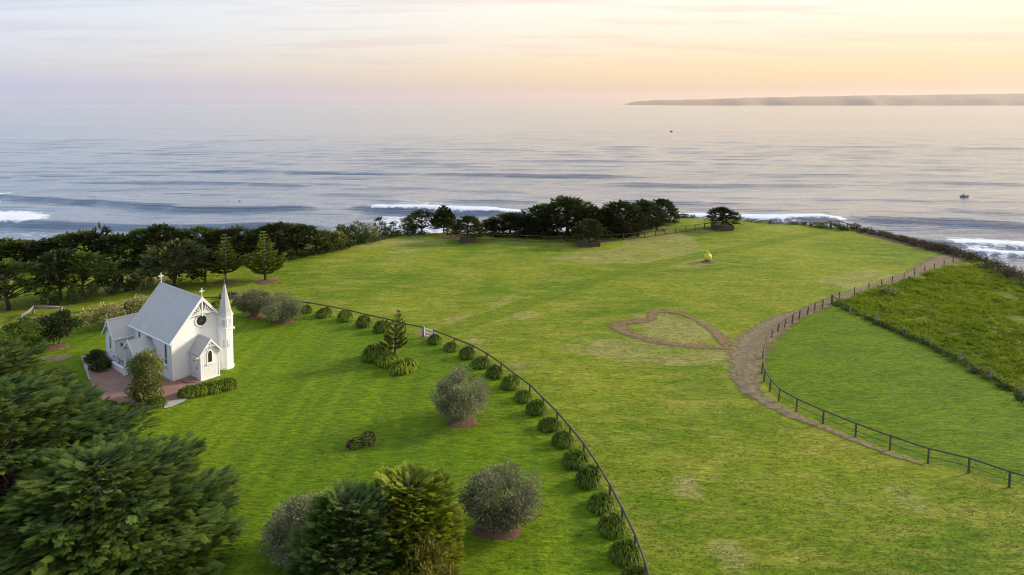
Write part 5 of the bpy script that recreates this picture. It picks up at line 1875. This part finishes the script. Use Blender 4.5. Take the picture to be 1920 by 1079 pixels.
def grass_tufts(name, poly, inside, n, size, mat, seed, holes=()):
    rng = np.random.default_rng(seed)
    # denser near the drone, thinning out with distance
    y = 33 + 75 * rng.uniform(0, 1, n * 5) ** 1.6
    x = rng.uniform(-.80, .80, n * 5) * (y + 4)
    ok = vnoise(x * .5, y * .5, seed) > .12
    for P, want in poly:
        ok &= (poly_sd(P, x, y) < -.1) == want
    ok &= (line_d(PATHL, x, y)[0] > 2.2)
    for cx, cy, r in holes:
        ok &= np.hypot(x - cx, y - cy) > r
    x, y = x[ok][:n], y[ok][:n]
    m, b = len(x), 4
    z = T(x, y) - .01
    pos = np.repeat(np.stack([x, y, z], 1), b, 0) + np.concatenate([rng.normal(0, .05, (m * b, 2)), np.zeros((m * b, 1))], 1)
    fw = rng.normal(0, .5, (m * b, 3)) + np.array([.45, -.25, 0])
    fw[:, 2] = np.abs(fw[:, 2]) * .35 + .12
    tn = np.clip(np.repeat(rng.uniform(0, 1, m) * .5 + .5 * vnoise(x * .35, y * .35, seed + 3), b) + rng.normal(0, .12, m * b), 0, 1)
    tpl = (np.array([[0, -.16, 0], [0, .16, 0], [1.0, 0, -.1]]), np.array([[0, 1, 2]]))
    V, Fc, tt = scatter(tpl, pos, fw, size * rng.uniform(.5, 1.4, m * b), tn, .35, None, rng)
    tag(obj(name, npmesh(name, V, Fc, {'tint': tt}), M[mat]), kind='stuff')


M['lawn_blades'] = foliage('lawn_blades', (.080, .155, .003), (.18, .265, .008), (.19, .25, .010), .3)
M['pasture_blades'] = foliage('pasture_blades', (.10, .16, .004), (.26, .285, .018), (.34, .32, .05), .3)
chp = [tuple((Matrix.Rotation(CH_YAW, 2) @ Vector(v)) + Vector((CHX, CHY))) for v in ((-4.5, -4.5), (6.6, -4.5), (6.6, 12.5), (-4.5, 12.5))]
beds = [(*at(x, y).xy, r) for x, y, r in ((866, 790, 1.3), (933, 988, 1.5), (562, 1042, 1.4), (479, 595, 1.2), (531, 604, 1.3), (106, 652, 1.2))]
grass_tufts('lawn_grass', [(LAWN, True), (chp, False)], True, 26000, .13, 'lawn_blades', 301, beds)
grass_tufts('pasture_grass', [(LAWN, False), (PADD, False), (ROUGH, False), (HEAD, True)], True, 36000, .14, 'pasture_blades', 302)
grass_tufts('paddock_grass', [(PADD, True), (HEAD, True)], True, 9000, .13, 'lawn_blades', 303)


def scrub_band(name, line_img, width, n, hmin, hmax, mat, seed, leaf=.3):
    rng = np.random.default_rng(seed)
    L = np.array(P2(line_img))
    t = rng.uniform(0, len(L) - 1.001, n)
    i = t.astype(int)
    P = L[i] + (L[i + 1] - L[i]) * (t - i)[:, None] + rng.normal(0, width, (n, 2))
    z = T(P[:, 0], P[:, 1])
    k = 26
    hh = rng.uniform(hmin, hmax, n) * (.5 + vnoise(P[:, 0] * .4, P[:, 1] * .4, seed))
    off = unit(rng.normal(0, 1, (n * k, 3))) * rng.uniform(.4, 1, (n * k, 1)) * np.repeat(hh, k)[:, None] * np.array([.9, .9, .55])
    pos = np.repeat(np.stack([P[:, 0], P[:, 1], z + hh * .4], 1), k, 0) + off
    fw = unit(off) + rng.normal(0, .5, (n * k, 3)) + np.array([0, 0, .4])
    tn = np.clip(np.repeat(rng.uniform(.1, .9, n), k) + rng.normal(0, .2, n * k), 0, 1)
    V, Fc, tt = scatter(LEAF, pos, fw, leaf * rng.uniform(.6, 1.3, n * k), tn, .8, None, rng)
    tag(obj(name, npmesh(name, V, Fc, {'tint': tt}), M[mat]), kind='stuff')


scrub_band('cliff_scrub', [(1612, 434), (1660, 444), (1700, 454), (1745, 465), (1790, 476), (1840, 492), (1890, 514), (1960, 550), (2030, 590)], 1.3, 900, .5, 1.2, 'scrub', 201)
scrub_band('brow_scrub', [(1380, 415), (1440, 418.5), (1500, 422), (1560, 427), (1612, 433)], .5, 150, .25, .55, 'scrub', 202, .2)
scrub_band('fence_shade_growth', [(1570, 572), (1643, 606), (1745, 652), (1858, 712), (1985, 790)], .28, 300, .14, .32, 'broad', 203, .2)  # low growth in dark leaf colour, painting the shade line below the fence
scrub_band('left_brink_undergrowth', [(470, 498), (540, 486), (600, 475), (640, 467), (700, 452), (740, 443), (800, 438)], .7, 300, .3, .7, 'broad', 204, .28)
scrub_band('shaded_undergrowth', [(-60, 506), (60, 504), (160, 501), (260, 500), (340, 498), (440, 494)], 1.0, 420, .4, 1.0, 'coast', 205, .3)
scrub_band('clump_undergrowth', [(905, 440), (990, 443), (1070, 444), (1140, 445), (1190, 437), (1240, 420)], .8, 300, .4, .9, 'coast', 206, .3)

# ------------------------------------------------------------------ yellow buoy on the pasture
p = at(1327, 491)
buoy = thing('buoy', 'old round yellow navigation buoy with a thin pole standing on the pasture', 'buoy', p)
R = .66
MB().lathe([(.02, .12)] + [(R * math.sin(t), .12 + R - R * math.cos(t)) for t in np.linspace(.35, 2.75, 14)] + [(.16, 1.44), (.16, 1.52)], 24).build('float', M['yellow_paint'], buoy, True)
MB().lathe([(.58, .0), (.6, .10), (.52, .16)], 20).build('base_ring', M['rust'], buoy)
MB().lathe([(.15, 1.42), (.30, 1.56), (.33, 1.62), (.2, 1.62)], 16).build('collar', M['yellow_paint'], buoy)
for k in range(4):
    a = math.pi / 2 * k + .3
    MB().beam((.24 * math.cos(a), .24 * math.sin(a), 1.42), (.29 * math.cos(a), .29 * math.sin(a), 1.78), .05, .05).build('lug', M['yellow_paint'], buoy)
MB().tube([(0, 0, 1.5), (.03, 0, 3.1)], [.07, .05], 7).build('pole', M['yellow_paint'], buoy)
MB().lathe([(.03, 0), (.09, .05), (.09, .13), (.03, .18)], 10, (.03, 0, 3.05)).build('top_mark', M['yellow_paint'], buoy)

# ------------------------------------------------------------------ rusty lattice sculptures on the lawn


def lattice_ball(R, n_lat, cz, cut=-.75, seed=1, ang=0.0):
    rng = random.Random(seed)
    mb = MB()
    for i in range(n_lat):
        la, lb = -1.35 + 2.7 * i / n_lat, -1.35 + 2.7 * (i + 1) / n_lat - .17
        m = max(4, int(2 * math.pi * math.cos((la + lb) / 2) * R / .34))
        for k in range(m):
            a0 = 2 * math.pi * (k + .5 * (i % 2)) / m + ang
            a1 = a0 + 2 * math.pi / m * .62
            if rng.random() < .35:
                continue
            V = []
            for r in (R, R - .05):
                for la_, a_ in ((la, a0), (la, a1), (lb, a1), (lb, a0)):
                    V.append((r * math.cos(la_) * math.cos(a_), r * math.cos(la_) * math.sin(a_), cz + r * math.sin(la_)))
            V = [v for v in V]
            if min(v[2] for v in V) < .02:
                continue
            mb.add(V, [(0, 1, 2, 3), (7, 6, 5, 4), (0, 4, 5, 1), (1, 5, 6, 2), (2, 6, 7, 3), (3, 7, 4, 0)])
    for k in range(5):
        a = math.pi * k / 5 + ang
        P = [((R - .03) * math.cos(t) * math.cos(a), (R - .03) * math.cos(t) * math.sin(a), cz + (R - .03) * math.sin(t)) for t in np.linspace(-1.2, math.pi + 1.2, 22)]
        mb.tube([q for q in P if q[2] > .01], .022, 5)
    return mb


p = at(690, 834)
o = lattice_ball(.60, 7, .46, seed=4).build('lattice_ball', M['rust'], None, False, p)
tag(o, 'rusty openwork ball sculpture on the lawn, right of its open partner', 'sculpture')
p = at(666, 838)
mb = MB()
for z, r in ((.06, .55), (.24, .60), (.42, .56)):
    P = [(r * math.cos(t), r * math.sin(t), z + .08 * math.sin(t * 2)) for t in np.linspace(0, 2 * math.pi, 25)]
    mb.tube(P, .035, 6)
for k in range(9):
    t = 2 * math.pi * k / 9
    mb.tube([(.52 * math.cos(t), .52 * math.sin(t), .0), (.61 * math.cos(t), .61 * math.sin(t), .24), (.52 * math.cos(t), .52 * math.sin(t), .48)], .028, 5)
for k in range(7):
    t = 2.2 + .28 * k
    mb.box(.56 * math.cos(t) - .10, .56 * math.cos(t) + .10, .56 * math.sin(t) - .07, .56 * math.sin(t) + .07, .12 + .05 * (k % 2), .30 + .05 * (k % 2))
o = mb.build('lattice_hoop', M['rust'], None, False, p)
tag(o, 'rusty open hoop sculpture lying on the lawn, left of the ball', 'sculpture')

# old timber ring behind the spire
p = at(430, 558)
mb = MB()
rg = random.Random(2)
tr = thing('timber_ring', 'low ring of brown timber stumps behind the spire at the fence', 'tree guard', p)
sm = MB().tube([(0, 0, -.2), (0, 0, 1)], [1, .95], 7).mesh('stump', True)
for k in range(16):
    t = 2 * math.pi * k / 16
    o = obj('stump', sm, M['bark'], tr, (1.15 * math.cos(t), 1.0 * math.sin(t), 0))
    o.scale = (.2, .2, .42 + .1 * rg.random())

# cliff-top railing
c0, c1 = at(1520, 424.5), at(1606, 433)
lk = thing('cliff_railing', 'dark weathered timber railing and deck on the cliff top above the surf', 'railing', c0, math.atan2((c1 - c0).y, (c1 - c0).x))
Lr = (c1 - c0).length
hts = [(.0, .75), (.28, 1.0), (.45, 1.7), (.62, 1.75), (.80, 1.55), (1.0, 1.25)]
for k, h in hts:
    MB().box(k * Lr - .09, k * Lr + .09, -.09, .09, -1.2, h - .3 * k).build('post', M['bark_dark'], lk)
for (k0, h0), (k1, h1) in zip(hts[:-1], hts[1:]):
    MB().beam((k0 * Lr, 0, h0 - .3 * k0 - .05), (k1 * Lr, 0, h1 - .3 * k1 - .05), .12, .14).build('rail', M['bark_dark'], lk)
    MB().beam((k0 * Lr, 0, .40 - .5 * k0), (k1 * Lr, 0, .46 - .6 * k1), .10, .12).build('rail', M['bark_dark'], lk)
for k in range(9):
    x = Lr * (.42 + .06 * k)
    MB().box(x - .25, x + .25, -1.5, .7, -.25 - .05 * k, -.17 - .05 * k).build('deck_board', M['timber'], lk)

# ------------------------------------------------------------------ boats and surfers


def hull(L, B, D, n=10):
    mb = MB()
    V, Fc = [], []
    for i in range(n + 1):
        t = i / n
        w = B / 2 * (1 - max(0, (t - .45) / .55) ** 2.2) * (.92 + .08 * min(1, t * 4))
        sh = D * (1 + .35 * t ** 2)
        x = -L / 2 + L * t
        V += [(x, -w, sh), (x, -w * .8, D * .25), (x, 0, -D * .35 * (1 - t ** 3)), (x, w * .8, D * .25), (x, w, sh), (x, w * .9, sh - .02), (x, w * .75, D * .55), (x, -w * .75, D * .55), (x, -w * .9, sh - .02)]
    m = 9
    for i in range(n):
        for k in range(m):
            k2 = (k + 1) % m
            Fc.append((i * m + k, i * m + k2, (i + 1) * m + k2, (i + 1) * m + k))
    Fc.append(tuple(range(m)))
    Fc.append(tuple(n * m + k for k in range(m - 1, -1, -1)))
    return mb.add(V, Fc)


def figure(verts, edges, radii, name='body'):
    me = bpy.data.meshes.new(name)
    me.from_pydata(verts, edges, [])
    o = obj(name, me, M['wetsuit'])
    sk = o.modifiers.new('Skin', 'SKIN')
    sv = me.skin_vertices[0].data
    for i, r in enumerate(radii):
        sv[i].radius = (r, r)
    sv[0].use_root = True
    sb = o.modifiers.new('Subdivision', 'SUBSURF')
    sb.levels = sb.render_levels = 1
    return o


bx, by = flat(1807, 370, SEA_Z)
boat = thing('motor_boat', 'small purple grey motor boat with canopy running left across the pale sea', 'boat', (bx, by, SEA_Z + .15), math.pi + .05)
hull(5.9, 2.2, .85).build('hull', M['boat_hull'], boat, True)
MB().prism([(.1, .75), (1.7, .95), (1.25, 1.35), (.1, 1.3)], lambda u, v: (u, -.7, v), lambda u, v: (u, .7, v)).build('cabin', M['boat_hull'], boat)
MB().prism([(.05, 1.32), (1.15, 1.38), (.65, 1.85), (.6, 1.85), (1.0, 1.42), (.05, 1.4)], lambda u, v: (u, -.66, v), lambda u, v: (u, .66, v)).build('windscreen', M['glass'], boat)
MB().box(-1.2, .7, -.8, .8, 2.05, 2.13).build('canopy', M['boat_dark'], boat)
for x, y in ((-1.1, -.72), (-1.1, .72), (.55, -.72), (.55, .72)):
    MB().tube([(x, y, .7), (x, y, 2.06)], .035, 6).build('canopy_post', M['boat_white'], boat)
MB().box(-3.25, -2.85, -.22, .22, .2, 1.35).box(-3.12, -2.98, -.08, .08, -.6, .25).build('outboard_motor', M['boat_dark'], boat)
skip = figure([(-.6, .1, .95), (-.6, .1, 1.25), (-.58, .1, 1.55), (-.57, .1, 1.68), (-.55, .1, 1.88), (-.58, .34, 1.5), (-.45, .42, 1.25), (-.2, .36, 1.2), (-.58, -.14, 1.5), (-.45, -.22, 1.25), (-.2, -.16, 1.2),
               (-.5, .2, .8), (-.5, .2, .5), (-.5, 0, .8), (-.5, 0, .5)],
              [(0, 1), (1, 2), (2, 3), (3, 4), (2, 5), (5, 6), (6, 7), (2, 8), (8, 9), (9, 10), (0, 11), (11, 12), (0, 13), (13, 14)],
              [.15, .15, .14, .06, .11, .07, .055, .04, .07, .055, .04, .10, .08, .10, .08], 'person')
skip.location = Vector(boat.location) + Matrix.Rotation(boat.rotation_euler.z, 3, 'Z') @ Vector((0, 0, 0))
skip.rotation_euler = boat.rotation_euler
tag(skip, 'person in dark clothes standing at the wheel under the boat canopy', 'person')

fx, fy = flat(1258.5, 247, SEA_Z)
ship = thing('distant_boat', 'tiny dark boat far out on the sea under the hazy headland', 'boat', (fx, fy, SEA_Z), math.pi)
hull(6.5, 2.6, 1.2).build('hull', M['boat_dark'], ship, True)
MB().prism([(-1.2, 1.1), (1.4, 1.3), (.8, 2.5), (-1.0, 2.5)], lambda u, v: (u, -.8, v), lambda u, v: (u, .8, v)).build('cabin', M['boat_dark'], ship)
MB().tube([(-.2, 0, 2.4), (-.2, 0, 4.4)], [.12, .05], 6).build('mast', M['boat_dark'], ship)


def surfboard(p, rz, label):
    n = 12
    V, Fc = [], []
    for i in range(n + 1):
        t = i / n
        w = .26 * math.sin(math.pi * min(1, max(0.02, t * .96 + .02))) ** .6
        x = -1.0 + 2.0 * t
        z = .12 * max(0, t - .7) ** 1.5
        V += [(x, -w, z + .03), (x, 0, z), (x, w, z + .03), (x, 0, z + .07)]
    for i in range(n):
        for k in range(4):
            Fc.append((i * 4 + k, i * 4 + (k + 1) % 4, (i + 1) * 4 + (k + 1) % 4, (i + 1) * 4 + k))
    Fc += [(0, 1, 2, 3), (n * 4 + 3, n * 4 + 2, n * 4 + 1, n * 4)]
    o = MB().add(V, Fc).build('surfboard', M['boat_white'], None, True, p, (0, 0, rz))
    return tag(o, label, 'surfboard')


s1 = flat(427, 380, SEA_Z)
surfboard((s1[0], s1[1], SEA_Z + .25), .3, 'pale surfboard under the sitting surfer on the grey sea')
o = figure([(0, 0, .12), (0, 0, .40), (0, 0, .66), (0, 0, .80), (.02, 0, 1.0), (.02, .23, .64), (.12, .30, .40), (.28, .22, .22), (.02, -.23, .64), (.12, -.30, .40), (.28, -.22, .22),
            (.25, .26, .10), (.42, .34, -.25), (.25, -.26, .10), (.42, -.34, -.25)],
           [(0, 1), (1, 2), (2, 3), (3, 4), (2, 5), (5, 6), (6, 7), (2, 8), (8, 9), (9, 10), (0, 11), (11, 12), (0, 13), (13, 14)],
           [.16, .15, .15, .065, .12, .075, .055, .045, .075, .055, .045, .10, .07, .10, .07], 'person')
o.location, o.rotation_euler = (s1[0], s1[1], SEA_Z + .3), (0, 0, .3)
tag(o, 'person in a black wetsuit sitting upright on a board, left of the two surfers', 'person')
s2 = flat(449, 378, SEA_Z)
surfboard((s2[0], s2[1], SEA_Z + .3), -.5, 'pale surfboard under the crouching surfer on the grey sea')
o = figure([(-.1, 0, .28), (.15, 0, .42), (.42, 0, .52), (.55, 0, .58), (.68, 0, .68), (.42, .22, .48), (.5, .32, .25), (.6, .30, .08), (.42, -.22, .48), (.5, -.32, .25), (.6, -.30, .08),
            (-.5, .12, .20), (-.9, .14, .12), (-.5, -.12, .20), (-.9, -.14, .12)],
           [(0, 1), (1, 2), (2, 3), (3, 4), (2, 5), (5, 6), (6, 7), (2, 8), (8, 9), (9, 10), (0, 11), (11, 12), (0, 13), (13, 14)],
           [.15, .15, .15, .065, .12, .075, .055, .045, .075, .055, .045, .10, .06, .10, .06], 'person')
o.location, o.rotation_euler = (s2[0], s2[1], SEA_Z + .33), (0, 0, -.5)
tag(o, 'person in a black wetsuit lying propped on a board, right of the two surfers', 'person')
